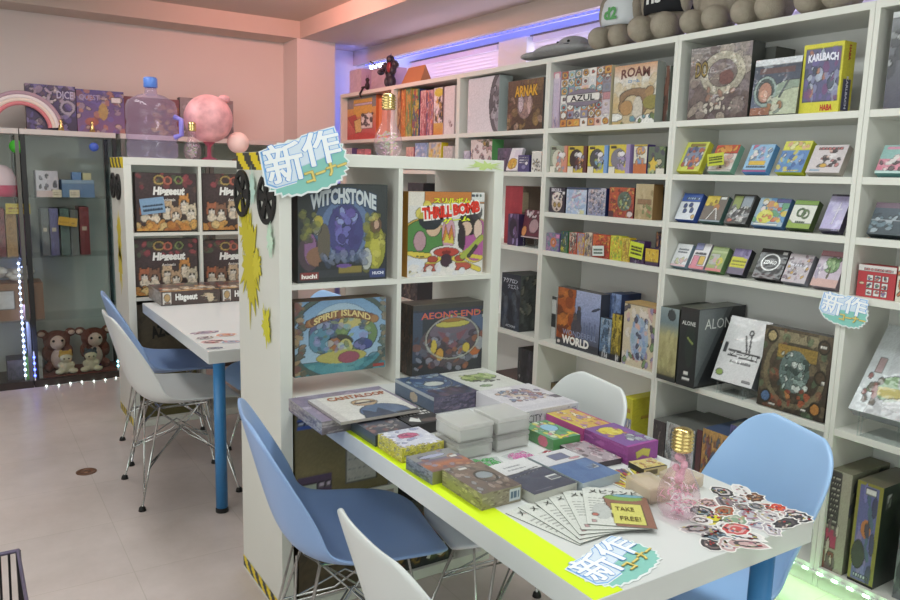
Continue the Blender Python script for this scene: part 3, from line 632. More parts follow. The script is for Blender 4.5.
# third bookcase, row B: four window-faced boxes, orange and star boxes
for k, (x0, x1, t, ed, body, blobc, lab) in enumerate([(551, 567.5, 146, '#9aa18a', '#d9d4bd', '#e88a72', 'round-window card game with pinkish right side, first of four alike'), (568.5, 587, 146, '#d8bb32', '#3c2a2a', '#e6935a', 'round-window card game with dark brown side, second of four alike'),
      (588.5, 608, 145.5, '#e3d037', '#4a4a4e', '#a8b84a', 'round-window card game with light blue side, third of four alike'), (609.5, 630, 144.5, '#e3c838', '#7f7a88', '#e6d9c8', 'round-window card game with lilac side, last of four alike')]):
    sc = ['#e08a70', '#5f3030', '#6f9fe0', '#a58fc0'][k]
    a = Art(22, 26, ed).e(.45, .5, .36, .36, body).r(.80, 0, 1, 1, sc).b(80+k, 18, [blobc, '#e9e3dc', '#8f8fb0', sc], (.40, .12, .82, .72), (.05, .12)).r(0, 0, .3, .22, '#e9e2d2').e(.62, .66, .14, .10, '#efeaf0').r(.06, .86, .34, .95, '#4a4030')
    shelfbox(lab, x0, x1, t, 'B', {'front': a, 'right': sc}, inset=.02, depth=.045, side=ed, group='round-window card games')
a = Art(18, 24, '#e2dcc8').r(0, 0, 1, .34, '#d06a34').r(.22, .34, .80, .52, '#7a9fd0').e(.5, .78, .34, .14, '#e0a050').b(9, 10, ['#d9874a', '#8f88b8', '#f0e6d0'], (.2, .3, .8, .9), (.05, .1)).r(0, .94, 1, 1, '#d9b83c')
shelfbox('orange and cream box right of the round-window games', 634, 647, 144.5, 'B', {'front': a, 'left': '#5b4a86'}, inset=.02, depth=.05, side='#5b4a86', group=GB)
a = Art(20, 24, '#5a6a54').b(10, 22, ['#7f9a54', '#d8c7a0', '#4a4458', '#a8b87a'], (0, 0, 1, 1), (.06, .14)).p([(.02, .42), (.2, .48), (.3, .66), (.4, .48), (.6, .42), (.45, .3), (.5, .08), (.3, .18), (.1, .06), (.15, .3)], '#e8c03c').r(.5, 0, 1, .2, '#e6e0d0')
shelfbox('green box with a yellow star at the right end of the second row', 648.5, 665, 146.5, 'B', {'front': a}, inset=.02, depth=.05, side='#44503e', group=GB)
# ---- row C of the third bookcase
a = Art(22, 30, '#2f2838').e(.5, .38, .34, .36, '#d9c4b8').e(.5, .62, .34, .2, '#ece0d6').e(.36, .3, .1, .1, '#a8843c').e(.64, .3, .1, .1, '#a8843c').e(.5, .12, .06, .05, '#6a4a4a').b(12, 16, ['#e08aa0', '#6a7ab0', '#3d3340'], (.25, .5, .75, .75), (.02, .05)).r(.82, .72, .98, .84, '#e9e6e9')
shelfbox('dark box with a big decorated skull', 550, 565.5, 187.5, 'C', {'front': a}, [T('SKULL', .14, .84, .80, .96, '#d5d0d8', bold=.04)], inset=.02, depth=.05, side='#241e2c', group=GC)
a = cov(90, ['#a8c0e6', '#c9d8ee', '#9ab4dc', '#d4c4dc', '#e0e4e4'], 24, 28, 26, (.06, .16), amp=.03).l(.3, .6, .7, .75, .03, '#c898b8').l(.55, .3, .62, .5, .02, '#d8a0b8').r(0, .92, 1, 1, '#3e4a6e').r(.7, .02, .9, .14, '#d8d8a0')
shelfbox('pale icy blue box on the third shelf', 567, 587, 187.5, 'C', {'front': a}, inset=.02, depth=.06, side='#2f3b5e', group=GC)
a = cov(91, ['#8f94b8', '#c5bfd2', '#5c5f86', '#e6dfe4', '#d8b8b4', '#7f88ac'], 26, 28, 60, (.03, .09)).r(0, .94, .7, 1, '#4a5a84')
shelfbox('blue and white crowd-of-faces box on the third shelf', 588.5, 606, 188, 'C', {'front': a, 'right': '#26325e'}, inset=.02, depth=.07, side='#26325e', group=GC)
a = cov(92, ['#a8382c', '#c8502e', '#e08a30', '#7a2a2a', '#e6b45a'], 30, 28, 30, (.03, .09)).e(.62, .55, .28, .32, '#5a6a5a').b(13, 26, ['#8fae6a', '#4a5a4a', '#c9b86a', '#7fa0a0'], (.4, .3, .85, .82), (.03, .07)).r(0, .0, .2, .2, '#4a2430').e(.85, .12, .12, .1, '#e0c8c8')
shelfbox('red and orange monster game on the third shelf', 609.5, 634, 187.5, 'C', {'front': a}, inset=.02, depth=.06, side='#5a2430', m=FILM, group=GC)
a = Art(22, 32).g('#b59a6a', '#c4ad80').b(14, 26, ['#a5885a', '#d0bc92', '#8f7a4a'], (0, 0, 1, 1), (.05, .12), .5).r(.12, .42, .9, .56, '#8a5a3c', .7).b(15, 10, ['#6f8a4a', '#c86a5a'], (.1, .1, .9, .4), (.04, .09), .7)
shelfbox('tall tan wooden-looking game box, third shelf', 635.5, 653, 184, 'C', {'front': a, 'right': '#8f6f46'}, inset=.02, depth=.06, side='#8f6f46', group=GC)
shelfbox('dim grey box in the shadow at the right end of the third shelf', 655, 662, 187, 'C', {'front': cov(93, ['#5a605a', '#4f544f', '#7a807a'], 8, 20, 10)}, inset=.09, depth=.08, side='#4d524d', group=GC)
# ---- row D of the third bookcase: little upright card games
RD = [(546, 560, 233.5, ['#7a6aa8', '#a87aa0', '#5c8a8a'], 'violet card game with an orange ring'), (561.5, 568.5, 231.5, ['#3f7a4a', '#2c4a58', '#d0c030', '#e0e6e0'], 'slim green card game with a yellow foot'),
      (570, 577, 232.5, ['#c2452e', '#e6dcc8', '#4a4a50'], 'slim red-topped card game with a clown face'), (577.8, 584.6, 233.5, ['#d98a3a', '#8f86b8', '#e0c050'], 'slim orange card game with a purple mushroom'),
      (585.3, 592.3, 232.5, ['#a88f8a', '#e3d4b8', '#d8b45a', '#5b4f66'], 'slim beige card game with a grey gown'), (593.5, 610, 235, ['#c83a2a', '#d86030', '#e09a3a', '#b02a2a'], 'red card game behind the little white price card'),
      (610.8, 622, 236, ['#c6cc2c', '#e6da3a', '#8fae3a', '#e0a02c'], 'lime yellow card game with green figures'), (622.5, 630, 238, ['#d8b830', '#e6cf4a', '#c08a2c'], 'golden yellow card game beside the neon price card'), (631, 644.5, 241, ['#4a2f5a', '#6a4a7a', '#8f86a0', '#35243f'], 'purple card game with rows of round dots')]
for k, (x0, x1, t, pal, lab) in enumerate(RD):
    a = cov(100+k, pal, 16, 20, 26, (.05, .14))
    if k == 0: a.e(.55, .5, .22, .28, '#d8743c').e(.55, .5, .1, .13, '#e0a8a0').r(.75, .75, 1, .95, '#e08ac0')
    shelfbox(lab + ' on the fourth shelf', x0, x1, t, 'D', {'front': a}, inset=.02, depth=.04, side=pal[0], group='upright card games on the fourth shelf')
a = Art(18, 14, '#e2b62c').b(5, 14, ['#f0d050', '#c8922a'], (.1, .2, .9, .9), (.05, .1)).r(0, 0, 1, .2, '#3f2c4e')
shelfbox('yellow and purple treasure box at the right end of the fourth shelf', 646, 659, 249, 'D', {'front': a}, inset=.012, depth=.05, side='#4a3560', group=GD)
a = cov(120, ['#4a3058', '#2f2838', '#e0a040', '#e08a6a', '#7a5a8a'], 12, 24, 20)
shelfbox('tall purple slanted box behind the yellow treasure box', 655.5, 661.5, 232, 'D', {'front': a}, inset=.075, depth=.03, side='#35284a', group=GD)
def pricecard(label, px0, px1, py0, py1, X, col, lines, lc='#2b2b20', rot=0, dx=.001):
    p0 = onx(px0, py1, X); p1 = onx(px1, py0, X); wd = abs(p0.y-p1.y); h = p1.z-p0.z
    a = Art(20, 14, col); a.ln(lc, .2, .85, lines, .1, .9, .42, len(label))
    M = Matrix.Translation((X-dx, (p0.y+p1.y)/2, (p0.z+p1.z)/2-h/2)) @ Matrix.Rotation(R(-90), 4, 'Z') @ Matrix.Rotation(R(rot), 4, 'Y')
    return carton(label, M, wd, h, .0008, {'front': a}, side=col, cat='price card', name='price_card')
pricecard('neon yellow handwritten price card before the golden card game', 628.5, 643, 243, 257, SHX+.012, '#dff02a', 3, rot=6)
pricecard('small white handwritten price card before the red card game', 592.5, 604.5, 246.5, 255, SHX+.012, '#e4eee8', 2, '#3f7a5a', rot=-5)
pricecard('yellow-green handwritten card leaning on the red and white small game', 707.5, 725, 153, 165.5, SHX+.005, '#d2dc2c', 3, '#5a6a20', rot=-6)

# ---- second bookcase: tilted rows
TB = [  # px0, px1, ptop, level, side, label, art
 (678.5, 701, 142, 'B', '#c9c43a', 'tilted yellow-framed game with a blue and orange scene', Art(24, 30, '#d9dc4a').r(.12, .18, .92, .82, '#7f88a8').b(1, 30, ['#5b6aa8', '#e08a4a', '#dcd8e0', '#4a4f7a', '#c85a3a'], (.16, .2, .88, .78), (.04, .1)).r(.2, .85, .85, .93, '#9a7a3a').r(.45, .05, .75, .13, '#d8503a')),
 (709.5, 733, 145, 'B', '#7fae98', 'tilted white game with a red top band, yellow card before it', Art(24, 28, '#e8dcd6').r(0, .68, 1, 1, '#cf3f2a').b(2, 14, ['#e6a83a', '#e0883a'], (.1, .74, .9, .94), (.05, .1)).b(3, 16, ['#e0b0a8', '#efe8e6', '#cf9a94'], (.2, .08, 1, .6), (.05, .12)).l(.35, .5, .5, .15, .03, '#4a4550').r(0, 0, 1, .05, '#bdb6b0')),
 (744, 768, 144.5, 'B', '#5f94d0', 'tilted sky blue game with puppies and yellow lettering', Art(26, 28, '#8fbfe8').b(4, 22, ['#f0ead8', '#e6d0d8', '#6f8fc0', '#c0a0c8'], (.15, .45, .9, .85), (.05, .1)).r(.15, .24, .85, .40, '#e6b83a').ln('#3a4a5a', .14, .24, 1, .1, .9, .6).p([(.1, 1), (.35, 1), (.12, .8)], '#d06a8a').r(0, 0, 1, .06, '#a84a8a')),
 (776.5, 804, 141, 'B', '#b8c030', 'tilted game with a yellow lid above a blue night scene', Art(28, 30, '#5a86c8').r(0, .70, 1, 1, '#e3df4a').b(5, 12, ['#e6a88a', '#f0ecb0', '#c8c43a'], (.2, .76, .9, .94), (.05, .1)).b(6, 30, ['#7fa8e0', '#3f62a8', '#e6e0d8', '#e0cc50', '#5a9fc8'], (.02, .04, .98, .64), (.04, .1)).ln('#ecd23c', .03, .1, 1, .3, .9, .7)),
 (807.5, 841.5, 145, 'B', '#b8b0a8', 'tilted pale pink comic-style game by the bookcase side, second shelf', Art(28, 30, '#d9cdd0').b(7, 26, ['#3c3438', '#c86a6a', '#e0b8a8', '#6a5a5a', '#efe8ea'], (.3, .2, .85, .8), (.04, .09)).ln('#c86a6a', .82, .95, 1, .15, .9, .6).e(.45, .25, .1, .08, '#e0a83a').r(.1, .06, .4, .12, '#8fb0d0')),
 (677, 696, 193.5, 'C', '#3a55a0', 'tilted white game with a blue lid and four blue shapes', Art(22, 30, '#dfe3ec').r(0, .68, 1, 1, '#2f55b5').ln('#a8c8f0', .76, .9, 1, .2, .9, .6).e(.3, .52, .1, .09, '#2d3c78').e(.58, .55, .1, .09, '#2d3c78').e(.36, .32, .1, .09, '#2d3c78').e(.7, .36, .1, .1, '#3a4a80').e(.88, .12, .09, .08, '#e0b060')),
 (701, 722, 196, 'C', '#4a6a66', 'tilted brown game with a yellow corner and white figure', Art(22, 28, '#6f6258').r(0, .6, .6, 1, '#d0b22a').b(8, 10, ['#e6c83a', '#8a6a2a'], (.05, .62, .55, .95), (.04, .08)).e(.6, .55, .14, .14, '#b8743a').l(.55, .5, .3, .05, .035, '#e8e4e0').l(.6, .5, .8, .05, .035, '#e8e4e0').r(.65, .86, .92, .96, '#dfe0da').r(0, 0, 1, .06, '#8a9aa8')),
 (726, 748, 194.5, 'C', '#3a3a3a', 'tilted black-framed game with green and grey panels', Art(24, 28, '#3a3838').r(.06, .5, .45, .95, '#8a9a4a').r(.5, .55, .94, .95, '#8f9aa8').b(9, 22, ['#c8c4c4', '#6a6a70', '#3c3a40', '#a8a8a0'], (.06, .1, .9, .6), (.04, .1)).e(.2, .1, .12, .06, '#b85a4a').e(.6, .2, .2, .05, '#b0a8a8')),
 (753, 784, 198, 'C', '#4a6f9a', 'tilted rainbow-coloured fruit game on the third shelf', Art(30, 28, '#8fb0c8').b(10, 40, ['#e6c83a', '#d8553a', '#5aa06a', '#4a8ac8', '#e8e0dc', '#e08a4a'], (.02, .08, .98, .95), (.05, .13)).e(.35, .32, .26, .24, '#dcd84a').b(11, 10, ['#e06a4a', '#e8e46a'], (.15, .15, .55, .5), (.04, .08)).r(.55, .82, 1, .96, '#4a4a8a').r(.05, .02, .85, .08, '#e4e6e2')),
 (788, 811.5, 200.5, 'C', '#4a5a34', 'tilted green and cream game with a looping leaf emblem', Art(26, 28, '#e3e4d8').r(0, .84, 1, 1, '#7aa03a').r(0, 0, 1, .16, '#8fae3a').p([(0, .3), (.25, .16), (0, .16)], '#8fae3a').ring(.42, .55, .16, .13, .22, '#4a6a3a').ring(.62, .5, .13, .14, .22, '#5a7a44').ln('#4a6a3a', .2, .28, 1, .3, .7, .6)),
 (821, 841.5, 194.5, 'C', '#3c3450', 'tilted lilac game in a glossy dark frame, last on the third shelf', Art(24, 30, '#b9aee0').r(0, .95, 1, 1, '#3a3448').r(0, 0, 1, .03, '#3a3448').b(12, 10, ['#d0c8ec', '#a89fd8'], (.05, .05, .95, .9), (.1, .2), .5).l(.5, .2, .6, .75, .03, '#e6e0f4').l(.38, .55, .75, .6, .02, '#dcd6ee')),
 (672.5, 687.5, 244, 'D', '#8aa0ae', 'tilted white little game, first on the fourth shelf', Art(16, 26, '#e3e4e8').ln('#8f9ab0', .6, .85, 2, .2, .8, .4).b(13, 10, ['#c8cc8a', '#d8a8a8', '#b8c8a0'], (.1, .12, .9, .35), (.05, .1)).r(0, .0, 1, .08, '#e0b8c0')),
 (690.5, 705.5, 243.5, 'D', '#a8a0b0', 'tilted white and pink little game, second on the fourth shelf', Art(16, 26, '#e8e4e8').r(0, .72, .5, 1, '#7f84b8').r(.05, .1, .45, .5, '#e08098').r(.5, .15, .85, .5, '#e3b84a').ln('#4a4050', .55, .68, 1, .1, .8, .6).r(0, 0, 1, .1, '#e07a8a')),
 (707, 723, 247, 'D', '#6a8a5a', 'tilted green and grey little game with a yellow disc', Art(16, 26, '#9ab06a').r(.05, .25, .6, .7, '#b8b8b0').e(.7, .4, .2, .18, '#d8cc3a').r(0, .75, 1, .85, '#b8c88a').b(14, 8, ['#d8a0a0', '#8fae5a'], (.05, .1, .9, .7), (.05, .1)).r(0, 0, 1, .1, '#e07a7a')),
 (728.5, 745, 249, 'D', '#2f3036', 'tilted purple little game with a broad yellow label', Art(18, 26, '#6f6096').r(.0, .26, .95, .68, '#d8d422').b(15, 8, ['#8a7ab0', '#56487c'], (.0, .7, 1, 1), (.08, .15)).ln('#8f8a20', .35, .6, 2, .1, .9, .3).r(0, 0, 1, .24, '#6a5e78')),
 (754, 782, 249.5, 'D', '#1b1a1d', 'tilted black square game with a large white ring', Art(40, 44, '#1e1c20').ring(.46, .55, .31, .27, .10, '#f0f0f0').r(.78, .84, .95, .94, '#d8d8d8').r(0, 0, .8, .16, '#3a1f26', .8)),
 (783, 807, 254.5, 'D', '#8a8a94', 'tilted pinkish game crowded with tiny figures, fourth shelf', Art(26, 28, '#c8bcc4').b(16, 50, ['#a89aa8', '#e6e0e4', '#e0a83a', '#8a6a7a', '#c8a8b8'], (.04, .06, .96, .94), (.03, .07)).ln('#e8e4f4', .55, .68, 1, .15, .9, .8)),
 (812, 838, 251.5, 'D', '#9a8a94', 'tilted pink game with a round green tree, last on the fourth shelf', Art(28, 30, '#d0bcd0').r(0, .84, 1, 1, '#b87a84').r(0, 0, 1, .22, '#d8a8a0').e(.55, .6, .28, .22, '#7faa6a').b(17, 14, ['#5f8a4a', '#a8c88a'], (.35, .45, .78, .78), (.04, .08)).l(.52, .25, .54, .5, .025, '#6a5a3a').b(18, 14, ['#e4dce8', '#a89ab8'], (.02, .25, .4, .7), (.04, .07))),
]
GR = {'B': 'tilted games on the second shelf', 'C': 'tilted games on the third shelf', 'D': 'tilted games on the fourth shelf'}
for x0, x1, t, lv, sd, lab, a in TB:
    x0 -= 1.5; x1 -= 2
    tx = [T('ZENKO', .24, .49, .68, .61, '#f0f0f0', bold=.03)] if 'ring' in lab and 'black' in lab else ()
    shelfbox(lab, x0, x1, t, lv, {'front': a}, tx, inset=.02, depth=.03, tilt=27, side=sd, m=FILM if 'glossy' in lab or 'black' in lab else None, group=GR[lv])
a = Art(26, 28, '#8fc0bc').r(.0, .1, 1, .5, '#e38aa0').b(19, 22, ['#e06a8a', '#efb8c4', '#e6e4e0', '#5a5054'], (.02, .12, .95, .6), (.04, .1)).r(.1, .86, 1, .94, '#e08aa8').r(0, 0, 1, .08, '#bfe0da')
shelfbox('tilted teal and pink game in the rightmost bookcase, second shelf', 875, 912, 145, 'B', {'front': a}, inset=.02, depth=.03, tilt=27, side='#6a9a98', group=GR['B'])
a = Art(30, 28).g('#2c3a44', '#4a5868').r(0, .82, 1, 1, '#6f5468').b(20, 22, ['#5f7a8a', '#a8b8c4', '#2c3844', '#7f94a0'], (.02, .1, .98, .7), (.04, .1)).r(0, .42, 1, .47, '#9aa4b0')
shelfbox('tilted dark teal game in the rightmost bookcase, third shelf', 867, 912, 203, 'C', {'front': a}, inset=.02, depth=.035, tilt=24, side='#232c34', group=GR['C'])
a = Art(44, 40, '#c82c34').r(0, .80, 1, 1, '#e8e0dc').ln('#c87a7a', .84, .94, 1, .15, .9, .6)
for i in range(3):
    for j in range(3):
        x, y = .33+.2*i, .15+.23*j; a.r(x-.08, y-.09, x+.08, y+.09, '#ece9e6').b(30+i*3+j, 4, ['#4a4650', '#6fa05a', '#d86a5a', '#7a5a9a'], (x-.03, y-.04, x+.03, y+.04), (.02, .05))
a.e(.12, .42, .07, .04, '#e8c8a0')
shelfbox('red box with nine white picture squares in the rightmost bookcase', 857, 894.5, 266, 'D', {'front': a}, inset=.02, depth=.06, side='#a8242c', group=GD)
shelfbox('white box with orange circles cut off by the right picture edge', 896, 930, 268, 'D', {'front': Art(30, 26, '#e3ddc8').ring(.25, .5, .16, .18, .3, '#d06a3a').b(3, 8, ['#5a9a6a', '#d06a3a'], (.0, .1, 1, .9), (.04, .08))}, inset=.02, depth=.06, side='#cfc8b4', group=GD)

# ---- fourth bookcase, red cabinet-sized box and dark display
a = Art(20, 50).g('#96222f', '#b02c38').b(21, 16, ['#a02a36', '#c23a44'], (0, 0, 1, 1), (.1, .3), .4)
shelfbox('big plain red box with a brown side, beside the island bookcase', 505, 522, 186, 'D', {'front': a, 'right': Art(16, 40, '#7a6250').r(0, .55, .2, .9, '#c8b48a', .6)}, inset=.07, depth=.19, side='#8a6a50', group=GD)
a = Art(26, 24, '#5f1f30').e(.62, .42, .26, .26, '#b08a90').e(.12, .22, .14, .18, '#e0884a').b(22, 12, ['#e6dfe2', '#c8a8b0'], (.1, .70, .95, .95), (.05, .08)).r(0, 0, 1, .05, '#c8b0b4')
shelfbox('dark red game with pale ovals standing before the big red box', 522, 539.5, 210, 'D', {'front': a}, inset=.03, depth=.03, tilt=10, lift=.045, side='#4a1824', group=GD)
a = Art(14, 24, '#4a3358').e(.5, .55, .35, .3, '#2e2436').b(23, 8, ['#a08ac8', '#6a4a7a'], (0, 0, 1, 1), (.1, .15))
shelfbox('small violet box at the left of the big red box', 508.5, 519, 214, 'D', {'front': a}, inset=.015, depth=.05, side='#35264a', group=GD)
# low middle shelf (E)
a = Art(24, 50).g('#252a36', '#2b303c').b(24, 26, ['#4a5668', '#1c2028', '#5f6a74', '#3a4860'], (0, 0, 1, .75), (.06, .16), .5)
shelfbox('dark blue-grey game with white lettering on the low shelf, right of the island', 501.5, 520, 274, 'E', {'front': a, 'right': cov(130, ['#2f3336', '#545c58', '#8a8878', '#3f4648'], 18, 40, 30)}, [T('アクアロン', .10, .84, .85, .92, '#c8ccd6', bold=.03), T('クエスト', .35, .74, .9, .82, '#b8bcc8', bold=.03), T('ACTIONS', .3, .05, .8, .09, '#c8ccd6')], inset=.02, depth=.20, side='#23272b', group=GE)
a = Art(12, 30, '#e0e0de').r(0, .28, 1, .60, '#2f3033').r(0, .93, 1, 1, '#3a3a3c')
shelfbox('white box with a black band behind the world-building game', 546.5, 556, 296.5, 'E', {'front': a}, inset=.08, depth=.16, side='#d8d8d6', group=GE)
a = Art(60, 74).g('#343a48', '#8f9fd0', 0, .6).g('#8f9fd0', '#a8b4dc', .6, 1).p([(0, 0), (0, 1), (.44, 1), (.40, .6), (.36, .3), (.2, 0)], '#b5521f').b(25, 40, ['#d87a2c', '#8a3a1c', '#c4642a', '#5f2c1c'], (0, .1, .38, .95), (.03, .12), .7)
for x, y, hh in ((.66, .3, .26), (.72, .3, .2), (.78, .3, .3), (.84, .3, .22), (.9, .3, .28), (.6, .3, .15)): a.r(x-.015, .2, x+.015, y+hh*.7, '#5a6a94', .8)
a.e(.52, .55, .05, .16, '#3f4250').e(.52, .70, .035, .03, '#5a4a48').e(.44, .45, .05, .16, '#5a4f4a').e(.47, .36, .12, .14, '#4a4650').r(0, 0, 1, .12, '#32353e').e(.9, .73, .1, .015, '#3a4566', 1, .4).n(.06, 6).e(.06, .06, .045, .035, '#e8e4e0')
shelfbox('world-building game with orange and blue cover halves', 557, 599, 290.5, 'E', {'front': a, 'top': '#3f3a3a'}, [T('WORLD', .16, .06, .78, .19, '#f2f0ea', bold=.05), T('WONDERFUL', .16, .21, .95, .30, '#8f9ab8', bold=.01)], inset=.02, depth=.06, m=FILM, side='#3d3f4a', group=GE)
for k, (x0, x1, t, pal, lab) in enumerate([(600, 609, 294, ['#3f5a9a', '#6f8ac8', '#2c3c66'], 'tall blue expansion box, left of two behind the small panels'), (609.5, 619, 294, ['#4a66a8', '#7f98cc', '#34446e'], 'tall blue expansion box, right of two behind the small panels')]):
    shelfbox(lab, x0, x1, t, 'E', {'front': cov(132+k, pal, 14, 50, 30, (.05, .15))}, inset=.085, depth=.13, side=pal[2], group='tall blue expansion boxes')
shelfbox('small blue-panelled expansion box right of the world-building game', 600, 611, 318.5, 'E', {'front': cov(134, ['#4a6a94', '#7f9fc0', '#34506f', '#a8b8c8'], 16, 36, 24).r(0, 0, 1, .14, '#23252c').b(1, 3, ['#d8d8dc'], (.2, .06, .8, .08), (.07, .09))}, inset=.018, depth=.028, side='#2c3440', group=GE)
shelfbox('small gold-panelled expansion box right of the world-building game', 611.3, 620.5, 314.5, 'E', {'front': cov(135, ['#8a7a20', '#c8ac2c', '#5a5020', '#d8c04a'], 16, 36, 24).r(0, 0, 1, .14, '#23252c').b(2, 3, ['#d8d8dc'], (.2, .06, .8, .08), (.07, .09))}, inset=.018, depth=.028, side='#2a2418', group=GE)
a = Art(44, 66, '#d8c8a8').b(26, 60, ['#8f7fb8', '#4a4456', '#a8c0e0', '#d8a8a0', '#6f9a5a', '#e6dcd0', '#b04a54'], (.03, .03, .97, .97), (.03, .08)).e(.5, .45, .27, .34, '#9ab8e0', .8).b(27, 26, ['#7f9fd0', '#e0e8f0', '#e0b0a0', '#4a4a6a'], (.3, .15, .7, .8), (.03, .06)).r(0, .97, 1, 1, '#b8955a').r(.97, 0, 1, 1, '#b8955a')
shelfbox('tan box scribbled all over with coloured doodles', 622.5, 655, 304.5, 'E', {'front': a, 'top': '#c0a068'}, inset=.02, depth=.10, side='#b8955a', group=GE)
# second bookcase, low middle shelf
a = Art(26, 50).g('#5f5a40', '#a8a064', 0, .2).g('#a8a064', '#b4aa70', .2, .6).g('#b4aa70', '#6a7f86', .6, .8).g('#6a7f86', '#8a9a9c', .8, 1).b(28, 26, ['#c0b67c', '#948a54', '#aaa06a'], (0, .1, 1, .65), (.05, .15), .5).e(.6, .9, .2, .07, '#3a3f40').r(0, 0, 1, .06, '#2f3230')
shelfbox('green-beige misty planet box left of the black survival game', 657.5, 675.5, 308, 'E', {'front': a}, inset=-.035, depth=.28, side='#3a3d34', group=GE)
a = Art(24, 60, '#171b1c').g('#171b1c', '#242222', .6, 1).e(.6, .55, .25, .3, '#1c2a22', .7).l(.45, .62, .75, .55, .02, '#8fa04a').r(.35, .14, .6, .19, '#e6e6e2').r(.3, .07, .7, .11, '#e6e6e2')
s = Art(60, 60, '#14161c').p([(0, 0), (0, 1), (.72, 1), (.35, .45), (.05, 0)], '#4f565a').p([(0, .1), (0, 1), (.6, 1), (.25, .45)], '#6a7276').g('#14161c', '#14161c', 0, .0).e(.62, .55, .07, .09, '#7a3a20', .8).l(.5, .55, .8, .62, .012, '#a85a2c').r(0, 0, 1, .02, '#2f3436')
shelfbox('thick black survival game in glossy wrap with spaced white capitals', 677, 695, 308, 'E', {'front': a, 'right': s, 'top': '#5a5c50'}, [T('ALONE', .12, .78, .84, .83, '#c8c8c4', bold=.02), T('ALONE', .13, .74, .80, .87, '#e4e6e4', face='right', bold=0)], inset=-.035, depth=.29, m=FILM, side='#14171a', group=GE)
a = Art(46, 60, '#e4e4e6').l(.2, .48, .95, .46, .008, '#2f2f34').l(.2, .40, .95, .38, .006, '#2f2f34').l(.62, .5, .5, .72, .012, '#3a3a40').l(.68, .5, .62, .74, .012, '#3a3a40').e(.60, .78, .04, .03, '#d8d8da').ring(.60, .78, .045, .035, .25, '#3a3a40').r(.06, .44, .13, .58, '#3a3a3f').e(.14, .12, .09, .045, '#8fae4a').r(.72, .05, .92, .07, '#9a9aa0').ln('#8f8f94', .30, .36, 1, .3, .8, .4)
shelfbox('white tilted box with black line drawing on a clear stand', 712, 752, 319, 'E', {'front': a}, [T('マーク口', .22, .39, .92, .485, '#232328', bold=-.0)], inset=.012, depth=.045, tilt=22, lift=.035, side='#6f7278', m=FILM, group=GE)
a = Art(84, 84).g('#2c221a', '#5a4a38').ring(.5, .5, .42, .42, .09, '#6f6448').ring(.5, .5, .30, .34, .05, '#3c3426')
a.r(.10, .83, .80, .97, '#8f8260').b(29, 80, ['#54432f', '#7a6a4a', '#3a2e22', '#8a4a34', '#4a6a48'], (0, 0, 1, 1), (.02, .08), .55).r(.22, .64, .80, .80, '#a8842c', .8).e(.5, .5, .22, .26, '#5f7470').b(31, 50, ['#b8ccc4', '#2c3c38', '#e0e8e0', '#4a5f58', '#8fa8a0'], (.3, .28, .7, .72), (.015, .05)).b(32, 18, ['#a84a2c', '#8a3424', '#c87a3c'], (.15, .08, .75, .30), (.02, .05))
for x, y, c in ((.12, .88, '#b8a06a'), (.88, .86, '#4a3a28'), (.12, .13, '#4a6a9a'), (.86, .12, '#b8742c'), (.88, .50, '#4a3a28')): a.e(x, y, .085, .085, '#2c241a').e(x, y, .065, .065, c)
a.r(.82, .84, .92, .88, '#e0dcd0').r(.90, .42, .95, .47, '#e8e4d8').r(.18, .03, .28, .06, '#e0dcd0').r(.66, .06, .74, .09, '#e0dcd0').n(.12, 7)
shelfbox('big brown clockwork-patterned game standing on the low shelf', 757.5, 824, 331, 'E', {'front': a}, inset=.012, depth=.06, tilt=3, side='#2a221a', m=FILM, group=GE)
# rightmost bookcase: cellophaned box on a clear easel
a = Art(60, 70).g('#b8b8bc', '#cfd6dc').p([(0, 0), (.0, 1), (.25, 1), (.3, .5), (.22, 0)], '#d4dade').e(.45, .30, .22, .14, '#7aa06a').e(.5, .26, .3, .06, '#d8b84a', .8).b(33, 14, ['#8a3a34', '#5a4a3a', '#6f8a4a'], (.08, .12, .3, .4), (.03, .05)).r(.12, .44, .22, .62, '#a06a6a', .6).p([(.5, 1), (1, 1), (1, .4), (.62, .45)], '#9fa4b4', .7).e(.7, .42, .2, .15, '#a88fae', .5).e(.8, .15, .4, .08, '#e6e6ea', .7)
shelfbox('large pale cellophaned game lying back on a clear easel, rightmost bookcase', 848.5, 918, 330, 'E', {'front': a}, [T('COR', .36, .86, .6, .93, '#2c2c40', bold=.02)], inset=.0, depth=.05, tilt=36, lift=.055, side='#8f9298', m=FILM, group=GE)
# ---- bottom shelf (F)
shelfbox('black box with white emblems on the bottom shelf, right of the island', 516.5, 533, 350, 'F', {'front': cov(140, ['#1f2124', '#26282c', '#2e3036', '#3f3a46'], 22, 50, 26).r(.0, 0, .22, 1, '#34383a').b(4, 7, ['#c4c4c0'], (.1, .1, .12, .9), (.05, .02)).e(.5, .06, .1, .02, '#c8c4b0')}, inset=.03, depth=.22, side='#1c1e20', group=GF)
def lowbox(label, y0, y1, z0, h, depth, faces, texts=(), inset=.03, side='#555', group=GF, m=None):
    M = Matrix.Translation((SHX+inset, (y0+y1)/2, z0+.0004)) @ Matrix.Rotation(R(-90), 4, 'Z')
    return carton(label, M, abs(y1-y0), h, depth, faces, texts, side, 'board game', group, m=m)
for k, (c, nm) in enumerate((('#b89a8a', 'tan'), ('#6a5a66', 'grey-violet'), ('#8f86a0', 'pale mauve'), ('#5a4a48', 'dark brown'))):
    lowbox(nm + ' flat box in the stack low behind the island bookcase', 3.21, 3.42, .0754+k*.0615, .061, .21, {'front': cov(150+k, [c, c, '#c0b8b0', '#504850'], 26, 8, 14)}, side=c, group='flat boxes stacked on the bottom shelf')
